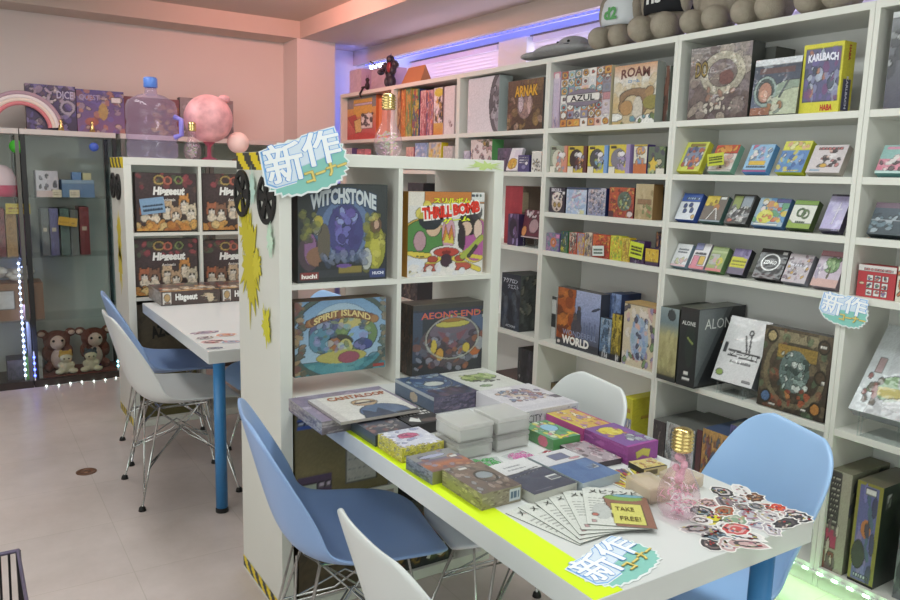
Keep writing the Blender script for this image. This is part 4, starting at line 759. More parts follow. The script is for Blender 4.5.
a = Art(16, 46, '#d8d02a').r(.1, .25, .95, .72, '#8f9ac0').b(34, 14, ['#5a6aa0', '#e6e0d8', '#b8846a'], (.15, .28, .9, .68), (.06, .12)).ln('#c87a3a', .80, .9, 1, .2, .8, .5)
s = Art(16, 46, '#e3dc20').r(.35, .3, .6, .36, '#4a4a20').r(.35, .18, .6, .22, '#4a4a20').r(.3, .7, .7, .74, '#c8a020')
shelfbox('bright yellow box on the bottom shelf behind the white chair', 620, 629.5, 398, 'F', {'front': a, 'right': s, 'top': '#d8d42c'}, inset=.06, depth=.2, side='#d8d022', group=GF)
shelfbox('low brown and yellow box in the dark corner left of the white chair', 545, 560, 384, 'F', {'front': cov(160, ['#4a3c28', '#6a5430', '#b08a3a'], 16, 20, 12)}, inset=.10, depth=.17, side='#3f3424', group=GF)
S3 = [(650, 661.5, 421, ['#4a4044', '#3c3438', '#7a7068'], 'dark upright box, leftmost on the bottom shelf of the tilted-game bookcase'), (662.5, 690, 426, ['#8f949a', '#c4c8cc', '#6a7078', '#a8a0a0'], 'grey marbled upright box on the bottom shelf beside the dark one'), (692, 697, 430, ['#4a3434', '#5a2c34'], 'thin maroon box squeezed between the grey and the orange ones, bottom shelf'),
      (697.5, 722, 432, ['#a8643a', '#d09a50', '#6a4a6a', '#8a3c3a', '#4a5a7a'], 'orange and purple fantasy box on the bottom shelf behind the blue chair'), (723, 745, 428, ['#3c3c7a', '#56508f', '#2c2c50'], 'deep blue box on the bottom shelf behind the blue chair')]
for k, (x0, x1, t, pal, lab) in enumerate(S3):
    shelfbox(lab, x0, x1, t, 'F', {'front': cov(170+k, pal, 20, 40, 40, (.03, .12)), 'top': pal[-1] if k == 3 else '#6a6c68'}, inset=-.03, depth=.27, side=pal[0], group=GF)
a = Art(22, 60, '#a8a48c').r(.0, .45, .5, .98, '#3f3c3a').ln('#c8c4b0', .48, .96, 9, .06, .46, .45).r(0, .22, .55, .40, '#b83a5a').r(0, .0, .5, .18, '#8a4a3a').b(36, 14, ['#d8d0b8', '#6a5a5a'], (0, 0, .55, .45), (.05, .08))
s = Art(20, 50, '#8a8a70').b(37, 24, ['#4a4a5a', '#5a5a48', '#a09c80'], (0, .3, 1, .95), (.04, .1))
shelfbox('beige comic-covered box on the bottom shelf beside the blue chair', 818, 842.5, 472, 'F', {'front': a, 'right': s, 'top': '#7f7c68'}, inset=.015, depth=.24, side='#6f6c58', group=GF)
a = Art(30, 66, '#8f8a2c').r(.12, .03, .86, .97, '#5f62a0').g('#5f62a0', '#5f62a0', 0, 0).e(.5, .55, .2, .09, '#c8743a').b(38, 22, ['#7a78c0', '#3c3f5a', '#8a7ab0', '#4a6a7a'], (.15, .1, .82, .9), (.05, .12)).e(.3, .28, .25, .14, '#3a4438').r(.35, .88, .75, .95, '#e6e6e0').ln('#c8ccd8', .06, .12, 1, .2, .8, .5)
shelfbox('yellow-framed violet landscape box on the bottom shelf, rightmost bookcase', 848, 873, 484, 'F', {'front': a, 'top': '#6a6450', 'right': Art(20, 40, '#1f2c22').r(.1, .78, .24, .92, '#c8ccc4').b(39, 14, ['#2c3c2c', '#36442c'], (.2, .2, .9, .9), (.1, .2), .5)}, inset=.015, depth=.24, side='#1f2c22', group=GF, m=FILM)
shelfbox('grey gear-pattern box cut off at the lower right picture edge', 893, 925, 515, 'F', {'front': Art(24, 40, '#6a7074').ring(.4, .3, .3, .16, .2, '#3c4044').b(3, 20, ['#8a9094', '#4a5054'], (0, 0, 1, 1), (.05, .12))}, inset=.03, depth=.22, side='#4a4f54', group=GF)

# ================================================================== games in the island and rear cube bookcases
def cell(label, px0, px1, ptop, z, Y, depth, faces, texts=(), side='#555', group=None, m=None, dz=0, name='board_game_box'):
    z = z+.0004; x0 = along((0, Y, z), (1, 0, 0), 0, px0); x1 = along((0, Y, z), (1, 0, 0), 0, px1)
    h = along(((x0+x1)/2, Y, z), (0, 0, 1), 1, ptop) if ptop else dz
    return carton(label, Matrix.Translation(((x0+x1)/2, Y, z)), x1-x0, h, depth, faces, texts, side, 'board game', group, name, m)
# witches' cauldron game
a = Art(96, 96).g('#24282c', '#363c3c').e(.52, .55, .36, .36, '#3f5478').e(.52, .55, .28, .30, '#5a74a4').e(.52, .52, .20, .28, '#3c3f80').b(41, 40, ['#6a6ac0', '#8fa0d8', '#3a3678', '#5c4aa0', '#2c3a60'], (.40, .30, .64, .76), (.02, .06)).r(.06, .05, .98, .12, '#30343a')
a.e(.12, .30, .12, .18, '#4a3a44').e(.13, .34, .07, .16, '#8a5a8c').e(.20, .26, .11, .10, '#8a6048').e(.28, .40, .07, .20, '#5f5648').e(.20, .58, .05, .10, '#c9c8b4').e(.22, .62, .05, .06, '#b8a83c').b(42, 22, ['#6f7a3c', '#8a8a3a', '#4a4a3a'], (.03, .42, .20, .72), (.02, .05), .6)
a.e(.86, .34, .12, .24, '#9a9a2c').e(.86, .58, .07, .09, '#6a4a34').e(.87, .58, .035, .05, '#c49a80').e(.86, .30, .07, .16, '#c2bc3c').b(43, 22, ['#8f8a2c', '#d4cc5c', '#5a5c28'], (.75, .12, .97, .70), (.02, .05), .6).e(.76, .22, .06, .12, '#b8bcb4').e(.36, .18, .14, .05, '#26292c').r(.44, .08, .70, .15, '#8a7a34').e(.50, .16, .09, .02, '#6a4a9a').b(44, 30, ['#5f6a88', '#7f8aa8', '#3a4a6a'], (.25, .18, .75, .30), (.02, .05), .6).r(.02, .03, .22, .10, '#8f3030').r(.80, .02, .98, .11, '#2c3c7a')
cell('dark cauldron magic game in the upper left cell of the island bookcase', 298, 386.5, 184, 1.0795, 2.175, .07, {'front': a}, [T('WITCHSTONE', .14, .74, .86, .88, '#c4ccd0', bold=.05, arc=.07, out='#3f5068', outw=.11), T('huch!', .04, .045, .20, .085, '#ece6e0', bold=.05), T('HUCH!', .83, .055, .96, .085, '#e0e4f0', bold=.04)], side='#26282a', group='large games in the island cells')
# bomb party game
a = Art(90, 96, '#e6e2dc').r(0, .86, 1, 1, '#e08a34').e(.5, 1, .5, .12, '#d87a2c').r(.0, .84, .2, 1, '#efe6d8').r(.82, .88, 1, 1, '#e8eae6')
a.e(.20, .45, .30, .24, '#e0b43c').e(.20, .45, .27, .22, '#4a8a3c').e(.32, .58, .10, .11, '#e0b894').e(.28, .68, .15, .13, '#20242c').e(.36, .70, .10, .08, '#262a34').e(.15, .42, .08, .12, '#d890b0', .8)
a.e(.88, .42, .22, .28, '#ecd040').e(.90, .42, .19, .26, '#b8509a').e(.80, .62, .15, .14, '#2a2024').e(.76, .56, .08, .09, '#e6c0a4').e(.70, .45, .05, .16, '#2a2024').e(.92, .55, .06, .12, '#e6c4b0')
a.e(.52, .50, .09, .20, '#d89ab0').p([(.44, .42), (.48, .62), (.52, .48), (.56, .62), (.60, .42)], '#e07a2c').p([(.46, .40), (.50, .52), (.54, .42), (.57, .50), (.60, .38)], '#e6cf3a').e(.5, .28, .22, .08, '#ece6e0').e(.5, .28, .17, .055, '#c8382c').e(.5, .28, .06, .02, '#8a1f1c').e(.5, .18, .08, .08, '#3a2030').l(.05, .05, .40, .2, .03, '#ecd23c').l(.95, .05, .60, .2, .03, '#ecd23c').l(.02, .28, .28, .25, .025, '#ecd23c').l(.98, .2, .7, .25, .025, '#ecd23c').e(.28, .1, .14, .05, '#c84a3a').e(.70, .1, .14, .05, '#c84a3a').e(.32, .20, .07, .04, '#b8402c').e(.68, .20, .07, .04, '#b8402c').e(.10, .14, .12, .08, '#dfe4f0').l(.72, .22, .98, .45, .035, '#a8b83c').l(.8, .22, .9, .34, .02, '#3a3a2c').b(45, 22, ['#efe8e2', '#e0e0e6'], (0, 0, 1, .12), (.03, .05))
a.r(.83, .95, .86, .97, '#3a4a6a').r(.88, .95, .91, .97, '#3a3a3a').r(.93, .95, .95, .97, '#3a8a6a').b(46, 8, ['#3a3438', '#e6d23c'], (.12, .74, .95, .88), (.06, .09))
cell('orange and white bomb party game in the upper right cell of the island bookcase', 407, 482, 192, 1.0795, 2.175, .05, {'front': a}, [T('THRILL', .18, .70, .55, .82, '#d83a2c', bold=.06, out='#f4f0ea', outw=.16, rot=.08), T('BOMB', .58, .75, .93, .87, '#d83a2c', bold=.06, out='#f4f0ea', outw=.16, rot=.12), T('スリルボム', .32, .87, .80, .93, '#e6e03a', bold=.05, out='#3a6a34', outw=.09), T('ゲーム', .45, .64, .80, .70, '#dce83a', bold=.06, out='#2c4a2c', outw=.1, rot=.1)], side='#b8862c', group='large games in the island cells')
# island of spirits game
a = Art(92, 90).g('#a8c8dc', '#6f9cc8').e(.5, .55, .36, .40, '#c2d8e0', .6).r(0, 0, 1, .17, '#3c7f8c').b(47, 30, ['#4a94a0', '#2f6a7c', '#5fa4a8'], (0, 0, 1, .16), (.04, .10), .6).e(.48, .55, .34, .26, '#4f6478').e(.38, .60, .22, .18, '#565a86').e(.30, .46, .16, .18, '#4f86a0').e(.66, .50, .24, .24, '#6a8a54').e(.64, .68, .18, .10, '#c4b868').e(.68, .48, .12, .14, '#7fa8d8').e(.48, .42, .14, .10, '#3a3a34').e(.42, .40, .07, .09, '#a8683c').e(.54, .34, .08, .12, '#c0bc6a').e(.74, .36, .11, .08, '#3f4a8c').e(.50, .22, .28, .09, '#b8b054').e(.58, .20, .12, .08, '#9a4a5c').b(48, 60, ['#8a8ac0', '#6fa0b8', '#8fa860', '#3c4a6a', '#a8c8d8', '#5c7050'], (.22, .28, .82, .76), (.015, .05), .6)
a.ring(.5, .5, .56, .58, .05, '#4a5a54').b(49, 46, ['#8a6a48', '#5a5a4c', '#a88a60', '#7a4a44'], (0, 0, .09, 1), (.02, .05)).b(50, 30, ['#6f7a70', '#5a6a5c', '#8a7a60'], (.94, .1, 1, 1), (.02, .04)).r(.86, .02, .99, .07, '#a83a34')
for i in range(26):
    u = .15+.72*i/25; v = .70+.10*(1-((u-.51)/.36)**2); a.e(u, v, .045, .055, ['#8f5a3a', '#a87848', '#7a4a34'][i % 3])
cell('sea-blue island of spirits game in the lower left cell of the island bookcase', 295, 385, 299.5, .786, 2.172, .07, {'front': a, 'top': '#6f5a48'}, [T('SPIRIT ISLAND', .20, .68, .82, .76, '#d6c48a', bold=.03, arc=.10)], side='#6a5544', group='large games in the island cells')
# dark cooperative magic game
a = Art(84, 84).g('#23262e', '#2c3140').r(.0, .2, .12, .9, '#3f5478', .6).r(.74, .3, .94, .80, '#5672a4', .7).e(.5, .42, .42, .34, '#54414c').e(.5, .62, .30, .20, '#6a5a70').p([(.3, .62), (.5, .30), (.7, .62), (.5, .54)], '#7f4a5c').e(.5, .70, .22, .05, '#c8bc4a').e(.5, .76, .18, .03, '#a8702c').b(51, 70, ['#8a4a3c', '#a85a3a', '#5a5f74', '#7a7a94', '#3a2c3c', '#9aa0b4'], (.04, .05, .96, .55), (.02, .06), .7).e(.26, .40, .04, .10, '#d8b83a').e(.34, .28, .05, .09, '#d89a34').e(.68, .34, .05, .07, '#d8b83a').e(.80, .28, .07, .07, '#c8642c').e(.86, .38, .06, .10, '#a8b4bc', .8).ring(.5, .5, .34, .30, .05, '#b8bcb0', .7).r(.88, .76, .95, .80, '#e0e0dc').r(0, .93, 1, 1, '#3a3734').l(.15, .8, .9, .86, .008, '#c8c050')
cell('dark dragon-winged magic game in the lower right cell of the island bookcase', 412, 488.5, 303, .7309, 2.19, .10, {'front': a, 'left': cov(180, ['#2c2624', '#4a3a34', '#3c3a3c', '#6a4a3c'], 20, 60, 40), 'top': '#6f6a60'}, [T("AEON'S END", .10, .80, .86, .89, '#d0703a', bold=.01, out='#6a3c8c', outw=.05)], side='#292624', group='large games in the island cells', m=FILM)
# cartons under the table, inside the island
lab = Art(50, 44, '#77683c').b(1, 24, ['#807044', '#6f6038'], (0, 0, 1, 1), (.1, .3), .3)
lab.r(.02, .78, .20, .99, '#2c4fb8').r(.20, .84, .40, .99, '#b8323c').ln('#c8d4f0', .80, .97, 2, .03, .19, .5).r(.52, .10, .86, .72, '#bfbcb6').r(.53, .52, .85, .72, '#7a6a7c').ln('#a6a6a8', .14, .46, 3, .55, .82, .10).r(.02, .02, .38, .26, '#4a3358').r(.05, .02, .22, .18, '#b8c4b4').ln('#c8b4d0', .12, .2, 1, .24, .36, .6)
o = carton('olive-brown carton with stickers standing below the table, left island cell', Matrix.Translation((1.005, 2.16, .3804)), .33, .31, .36, {'front': lab}, (), '#6f6038', 'carton', name='cardboard_carton')
carton('dark brown carton in the bottom left cell of the island bookcase', Matrix.Translation((1.005, 2.17, .0389)), .30, .29, .34, {'front': cov(181, ['#4a3c26', '#54442c', '#3c3020'], 20, 20, 10)}, (), '#43361f', 'carton', name='cardboard_carton')
carton('reddish brown box with a pale corner in the island cell below the table', Matrix.Translation((1.35, 2.18, .3804)), .24, .14, .3, {'front': cov(182, ['#5a3c30', '#7a5240', '#3c2c28', '#b8a08a'], 20, 14, 20)}, (), '#4f362c', 'board game', name='board_game_box')
carton('black box with gold and green figures in the bottom right island cell', Matrix.Translation((1.32, 2.165, .0389)), .26, .26, .3, {'front': cov(183, ['#1f2022', '#2c2c2c', '#b88a2c', '#5a6a3c', '#8a3a2c', '#26282c'], 30, 30, 40)}, [T('70', .55, .1, .85, .3, '#d8d8d0', bold=.04)], '#1c1d1e', 'board game', name='board_game_box')
carton('dark grey box seen through the island cells, low in the far bookcase', Matrix.Translation((2.53, 4.42, .5904)) @ Matrix.Rotation(R(-90), 4, 'Z'), .24, .30, .2, {'front': cov(184, ['#3c3a40', '#5a5458', '#8a7a70'], 20, 24, 20)}, (), '#3a383c', 'board game', GE, 'board_game_box')
carton('black box seen through the upper right island cell, far fourth shelf', Matrix.Translation((2.53, 4.35, 1.0554)) @ Matrix.Rotation(R(-90), 4, 'Z'), .20, .31, .2, {'front': cov(185, ['#2c2e34', '#3a3c44', '#4a4a50'], 16, 24, 16)}, (), '#2c2d32', 'board game', GD, 'board_game_box')
carton('red and white box seen through the island, right of the black one', Matrix.Translation((2.53, 4.10, 1.0554)) @ Matrix.Rotation(R(-90), 4, 'Z'), .22, .20, .2, {'front': cov(186, ['#a8402c', '#d8b8a8', '#8a3a2c', '#c8502c'], 16, 20, 16)}, (), '#8f3a2a', 'board game', GD, 'board_game_box')

# rear bookcase: four copies of the cartoon animal game
def animals(nx, ny, sd):
    a = Art(nx, ny).g('#3a2826', '#3f2c30').b(sd, 22, ['#8a3038', '#b04048', '#5a3c34', '#4a5a3c'], (0, .72, 1, 1), (.03, .06), .8).ring(.38, .88, .08, .07, .25, '#b8964a').e(.52, .87, .08, .08, '#c8604a').e(.52, .87, .04, .04, '#5a3a34').ring(.70, .88, .06, .06, .3, '#7a8a4a')
    for x, y, c in ((.14, .36, '#b8603a'), (.30, .34, '#8a5a40'), (.50, .40, '#d8b48a'), (.78, .50, '#d88a3a'), (.64, .30, '#c8a078'), (.90, .34, '#d8c8a8')):
        a.e(x, y, .10, .13, c).e(x, y-.02, .06, .06, '#efe4d4').e(x-.06, y+.12, .025, .04, c).e(x+.06, y+.12, .025, .04, c).e(x-.03, y+.02, .013, .018, '#241a18').e(x+.03, y+.02, .013, .018, '#241a18').e(x, y-.12, .08, .08, '#ead8bc')
    return a.g('#c87a2c', '#a8602c', 0, 0).b(sd+1, 40, ['#c87a2c', '#e0a040', '#a85a24', '#d8903a', '#e0c07a'], (0, 0, 1, .14), (.04, .09), .9).n(.1, sd)
for k, (x0, x1, t, z, lb) in enumerate([(137, 197.5, 173, 1.072, 'brown cartoon animal game with a blue note, upper left cell of the rear bookcase'), (203.5, 262, 174, 1.072, 'brown cartoon animal game, upper right rear cell, behind the spoked wheel'),
      (136, 198.5, 239, .722, 'brown cartoon animal game, lower left rear cell, behind the flat pair'), (203.5, 262, 240, .722, 'brown cartoon animal game in the lower right cell of rear bookcase')]):
    cell(lb, x0, x1, t, z, 4.33, .07, {'front': animals(60, 60, 50+k)}, [T('Hisgeeut', .28, .60, .78, .76, '#ecebe6', bold=.06, slant=.12), T('Animals', .42, .53, .64, .575, '#e0dcd4')], side='#2f2222', group='copies of the cartoon animal game', m=FILM)
a = Art(24, 16, '#7fa8d0').ln('#2c4a70', .2, .75, 2, .1, .9, .3)
p = ony(154, 210, 4.318); o = carton('light blue handwritten note on the upper left animal game', Matrix.Translation((p.x, 4.324, p.z-.02)) @ Matrix.Rotation(R(-7), 4, 'Y'), .125, .085, .001, {'front': a}, (), '#7fa8d0', 'note card', name='price_card')
for k, x in enumerate((.835, 1.135)):
    a = Art(70, 20).g('#46342f', '#4f3b36').r(.02, .06, .17, .94, '#ece6dc').e(.095, .55, .05, .28, '#c8a060').r(.05, .12, .14, .2, '#8a6a5a').b(60+k, 12, ['#d8c09a', '#efe6d4'], (.74, .15, .92, .85), (.02, .12)).e(.83, .4, .06, .3, '#e0cba4').n(.05, 3)
    carton(['flat brown animal game, left one of two lying on the rear table', 'flat brown animal game, right one of two lying on the rear table'][k], Matrix.Translation((x+.143, 3.925, TZ+.0006)), .293, .07, .293, {'front': a, 'left': cov(187, ['#8a7a70', '#a89a90', '#6a5a50'], 20, 8, 10), 'top': animals(50, 50, 71+k)}, [T('Hisgeeut', .24, .25, .60, .80, '#efeeea', bold=.05)], '#8f7f74', 'board game', 'copies of the cartoon animal game', m=FILM)
carton('dark brown box in the cell behind the grey-blue chair, rear bookcase', Matrix.Translation((.957, 4.33, .3704)), .34, .31, .3, {'front': cov(188, ['#4a3f2c', '#544832', '#3f3626'], 26, 26, 10, amp=.04)}, [T('AZOR', .22, .42, .62, .62, '#1f1c18', bold=.05, rot=.15)], '#3f3626', 'board game', name='board_game_box')
carton('olive box in the bottom cell of the rear bookcase, behind the chair wires', Matrix.Translation((.957, 4.34, .0389)), .32, .26, .3, {}, (), '#5a5430', 'carton', name='cardboard_carton')

# ================================================================== things on the front table
def flat(label, x, y, w, d, h, top, z=TZ, yaw=0, side='#666', faces=None, texts=(), group='games lying on the front table', m=None, name='board_game_box', cat='board game'):
    M = Matrix.Translation((x, y, z+.0008)) @ Matrix.Rotation(R(yaw), 4, 'Z') @ Matrix.Translation((w/2, 0, 0))
    fc = {'top': top}; fc.update(faces or {})
    return carton(label, M, w, h, d, fc, [dict(t, face=t.get('face', 'top')) for t in texts], side, cat, group, name, m)
a = Art(40, 30, '#8f7f9c').b(1, 30, ['#a898b0', '#786a88', '#c0b4c8'], (0, 0, 1, 1), (.04, .1), .6)
flat('lilac-grey game jutting over the aisle edge of the table, under the detective game', .768, 1.782, .29, .238, .036, a, side='#8a7c90', m=FILM, faces={'left': cov(2, ['#8a7c90', '#b8b0a8', '#6f6478', '#d0c8c0'], 40, 8, 30), 'front': cov(3, ['#5a5058', '#8a8088', '#b0a8a8'], 40, 8, 20)})
a = Art(60, 60, '#e2ded8').r(.0, 0, .10, 1, '#cfc8c6').e(.62, .12, .30, .34, '#566a90').e(.55, .58, .16, .14, '#c8a078').e(.55, .60, .10, .08, '#e4d6bc').r(.42, .56, .68, .60, '#5a4436').p([(.3, 0), (.4, .3), (.5, .14), (.6, .3), (.7, 0)], '#39405a').r(.72, .0, 1, .06, '#3a3c44').n(.02)
flat('white detective game on top of the lilac-grey one', .80, 1.733, .235, .222, .008, a, z=TZ+.0368, side='#a8a29c', texts=[T('CANTALOOP', .20, .80, .96, .93, '#a85a34', bold=.03)], m=FILM)
a = Art(50, 70).g('#2f3450', '#3f5a86', .0, .3).g('#3f5a86', '#2c4a78', .3, 1).b(2, 34, ['#6f94b8', '#8fb0c8', '#24385c', '#c8d0d0'], (.08, .35, .9, .95), (.03, .08), .7).e(.5, .55, .22, .10, '#c8d0cc').r(.1, .3, .9, .33, '#c8ccd4').b(3, 20, ['#3c3448', '#5a4a68', '#22263c'], (0, 0, 1, .28), (.04, .1)).ring(.5, .65, .42, .32, .03, '#a8b8c8')
flat('navy blue game lying before the dark dragon-winged one', 1.122, 1.80, .155, .232, .048, a, side='#3f5a80', m=FILM, faces={'front': cov(190, ['#3a3450', '#50486a', '#6a5a78', '#2c2c44'], 40, 12, 40), 'left': Art(30, 10, '#3f5578').r(0, .8, 1, 1, '#b8c0c8').e(.5, .4, .1, .3, '#c8b090')})
a = Art(44, 60, '#dde0d8').e(.5, .60, .36, .16, '#a8c070').b(4, 24, ['#8fae4a', '#c0d088', '#6f8a4a'], (.2, .48, .8, .74), (.03, .07)).b(5, 14, ['#4a4a44', '#2f302c'], (.25, .36, .75, .5), (.02, .04)).e(.3, .22, .12, .05, '#7f9a6a').r(.1, .9, .9, .95, '#c8ccc4')
flat('white game with a green splash and black brush marks', 1.30, 1.812, .176, .243, .038, a, side='#d0d2cc', m=FILM)
a = Art(60, 60, '#dcd8e0').b(6, 90, ['#8a7aa0', '#c89a80', '#a86a6a', '#6a8ab0', '#e0c8b0', '#b0a8c8'], (.18, .38, .88, .82), (.02, .05)).r(.3, .9, .6, .97, '#efeff2').r(.86, .3, .98, .42, '#6a6470').r(.05, .05, .95, .2, '#d0ccd6')
flat('white game with a colourful crowd in the middle, beside the green-splash one', 1.268, 1.568, .198, .230, .048, a, side='#d4d0d6', m=FILM, faces={'front': Art(60, 14, '#d8d6da').b(7, 8, ['#6a6470'], (.8, .4, .98, .8), (.02, .1))}, texts=[dict(t='CITY', r=(.08, .3, .32, .75), col='#55545c', face='front', bold=0)])
a = Art(44, 50).g('#3c3a48', '#5f6678').b(8, 50, ['#8a5a5a', '#a89a98', '#54464c', '#c0b0a8', '#6a7080', '#7f4a48'], (0, .1, 1, 1), (.03, .09), .8)
flat('dark painted game between the detective game and the yellow flowery one', .850, 1.638, .113, .142, .030, a, side='#4a5258', m=FILM)
a = Art(40, 44, '#26262a').ln('#e8e6e2', .62, .95, 2, .08, .95, .6).p([(.1, .3), (.3, .55), (.4, .35), (.5, .5), (.35, .1)], '#e0e0dc').e(.65, .2, .25, .12, '#5a4a48')
flat('black game with white lettering beside the milky plastic cases', .968, 1.662, .108, .115, .030, a, side='#2c2a2c')
a = Art(50, 50, '#cfd0e0').b(9, 60, ['#b8bcd8', '#e6e6f0', '#8f94c0', '#dfd8ec'], (0, 0, 1, 1), (.03, .08)).e(.5, .62, .24, .14, '#c8527c').b(10, 18, ['#a83a6a', '#d87a9a', '#7a3a6a'], (.3, .5, .7, .75), (.02, .05)).b(11, 26, ['#d8c83a', '#c8b42c'], (0, 0, 1, .06), (.02, .04)).b(12, 26, ['#d8c83a', '#b8a82c'], (0, 0, .06, 1), (.02, .04))
ys = cov(191, ['#c0b02c', '#e0d44a', '#9a8a24', '#efe6a0', '#8a8aa8'], 44, 12, 60, (.02, .07))
flat('yellow and white flowery game on the neon stripe', .854, 1.508, .118, .124, .036, a, side='#c8b83a', faces={'front': ys, 'left': ys})
a = Art(40, 40).g('#b8643c', '#5a5a80', .3, .6).g('#6f4a4a', '#b8643c', 0, .3).b(13, 24, ['#8a8ab0', '#4a4a70', '#a85a3c', '#d08a5a'], (0, 0, 1, 1), (.04, .1), .6).e(.45, .75, .3, .08, '#a8acd0').r(.75, .5, .92, .6, '#e0dcd8')
flat('violet and orange game lying before the flowery one on the neon stripe', .850, 1.362, .118, .112, .030, a, side='#8a8a60', m=FILM, yaw=2, faces={'left': cov(192, ['#5a6478', '#8a8f9a', '#3c4454'], 24, 8, 16)})
a = Art(56, 64).g('#5f5048', '#7a6456').b(14, 60, ['#8a7464', '#4a3c34', '#a8948a', '#6a544a', '#9aa0a8'], (0, 0, 1, 1), (.03, .09), .7).e(.62, .55, .2, .12, '#8a949c').ring(.62, .5, .22, .2, .08, '#3c3430').r(.3, .85, .5, .92, '#d8d4cc')
bs = Art(40, 12, '#8f8a5a').b(15, 40, ['#b8b070', '#6a5c44', '#d0c88a'], (0, 0, 1, 1), (.02, .08))
flat('brown shrink-wrapped game nearest the leaflets on the neon stripe', .870, 1.200, .102, .153, .036, a, side='#7a7450', m=FILM, faces={'front': Art(40, 12, '#8f8468').b(16, 30, ['#b0a88a', '#6a5c48'], (0, 0, .68, 1), (.02, .08)).r(.70, .15, .97, .85, '#c8d4d8').ln('#4a6a84', .3, .8, 1, .73, .95, .8), 'left': bs})
# four milky plastic cases in two stacks
for k, (x, y, z, lb) in enumerate([(.978, 1.452, 0, 'milky plastic case, lower one of the left stack'), (.980, 1.453, .044, 'milky plastic case, upper one of the left stack'), (1.097, 1.456, 0, 'milky plastic case, lower one of the right stack'), (1.096, 1.455, .044, 'milky plastic case, upper one of the right stack')]):
    t = thing('plastic_case', lb, 'plastic case', (x, y, TZ+.001+z), 0, 'milky plastic cases')
    MB().box((0, 0, 0), (.101, .109, .031)).build('tray', MILKY, t, bevel=.004)
    MB().box((-.0008, -.0008, .0312), (.1018, .1098, .0425)).build('lid', MILKY, t, bevel=.003)
    MB().box((.006, .006, .003), (.095, .103, .028)).build('card_deck', mat('pale_card_stack', '#d2d4d0', .7, noise=.05), t)
a = Art(50, 70).g('#33384e', '#3c435c', 0, .62).g('#dcdcde', '#e4e4e6', .62, 1).l(.1, .5, .9, .58, .008, '#8a90a0').l(.1, .58, .9, .66, .006, '#8a90a0').ln('#a8acb8', .72, .9, 2, .3, .7, .2).r(.68, .22, .95, .36, '#dfe2e4').r(.71, .25, .92, .32, '#5a6070').r(.1, .06, .5, .09, '#5c627c')
flat('dark navy booklet with a white upper part, in a clear sleeve on the table', .984, 1.170, .125, .178, .022, a, side='#b8b8b0', m=FILM, yaw=3, name='booklet', cat='book')
a = Art(50, 70).g('#4a6ea8', '#4a6ea8', 0, .60).g('#d8d8de', '#dcdce2', .60, 1).r(.35, .72, .75, .90, '#6a7094').e(.8, .68, .15, .03, '#d8909c').r(.62, .28, .90, .40, '#dfe4ea').r(.66, .31, .86, .37, '#5a6070').b(17, 8, ['#5a80b8', '#3f62a0'], (0, 0, 1, .55), (.1, .2), .5)
flat('mid-blue booklet with a white upper part, right of the navy one', 1.116, 1.166, .118, .184, .022, a, side='#a8b4bc', m=FILM, yaw=2, name='booklet', cat='book')
a = Art(40, 50, '#5aa070').b(18, 40, ['#8fc0d8', '#e0e6c8', '#d8788a', '#e6d84a', '#4a8a5a'], (0, 0, 1, 1), (.04, .1)).e(.6, .6, .25, .2, '#8ac0e0').l(.3, .05, .95, .15, .03, '#e8dc3a')
flat('small green game with a pink figure, by the milky plastic cases', 1.226, 1.395, .090, .135, .030, a, side='#5a9a5c', faces={'left': Art(30, 8, '#5a9a5c').e(.7, .5, .14, .5, '#d8607a')})
a = Art(44, 50, '#d8b04a').b(19, 60, ['#c87a9a', '#e6c83a', '#b8604a', '#efe2c8', '#8a6ab0', '#d8903a'], (.05, .05, .95, .95), (.03, .08)).r(0, 0, .06, 1, '#d8d03a').r(.94, 0, 1, 1, '#b83a8a')
flat('yellow and pink game crowded with flowers, before the white chair', 1.342, 1.412, .100, .150, .036, a, side='#c85a9a')
a = Art(44, 50, '#7a4a9a').e(.45, .70, .32, .2, '#e0cc3a').b(20, 20, ['#c8a82c', '#a84a8a', '#e8dc6a'], (.15, .5, .75, .88), (.03, .06)).b(21, 16, ['#a8b0b8', '#c8d0d0', '#7f8890'], (.4, .05, 1, .4), (.05, .1)).r(0, 0, 1, .05, '#a83a9a')
ms = Art(40, 16, '#9c3a94').b(22, 16, ['#7a2c7c', '#b85ab0'], (0, 0, 1, 1), (.05, .2), .6)
flat('magenta and purple game with a yellow spiky emblem', 1.326, 1.237, .104, .154, .045, a, side='#9c3a94', faces={'front': Art(40, 16, '#9c3a94').p([(.3, .2), (.5, .35), (.7, .15), (.75, .6), (.5, .75), (.25, .6)], '#d8c83a'), 'left': ms})
a = Art(50, 40, '#a89aa0').b(23, 60, ['#c8b8bc', '#8a6a78', '#6a5a60', '#d8ccd0', '#b87a88'], (0, 0, 1, 1), (.03, .08), .8)
flat('thin greyish pink comic lying by the magenta game', 1.238, 1.257, .083, .137, .014, a, side='#4a4048', name='booklet', cat='book', yaw=-4)
a = Art(40, 24, '#d8c070').b(24, 30, ['#b8683a', '#efe0b8', '#a84a3a', '#e0c83a'], (.05, .1, .95, .95), (.03, .08)).r(0, 0, 1, .08, '#2c2420')
flat('small yellow card box with dark ends beside the fanned cards', 1.300, 1.160, .070, .055, .020, a, side='#2c2622', faces={'front': Art(24, 8, '#d8c48a').r(.1, .2, .6, .8, '#6a5a3a')}, yaw=-6)
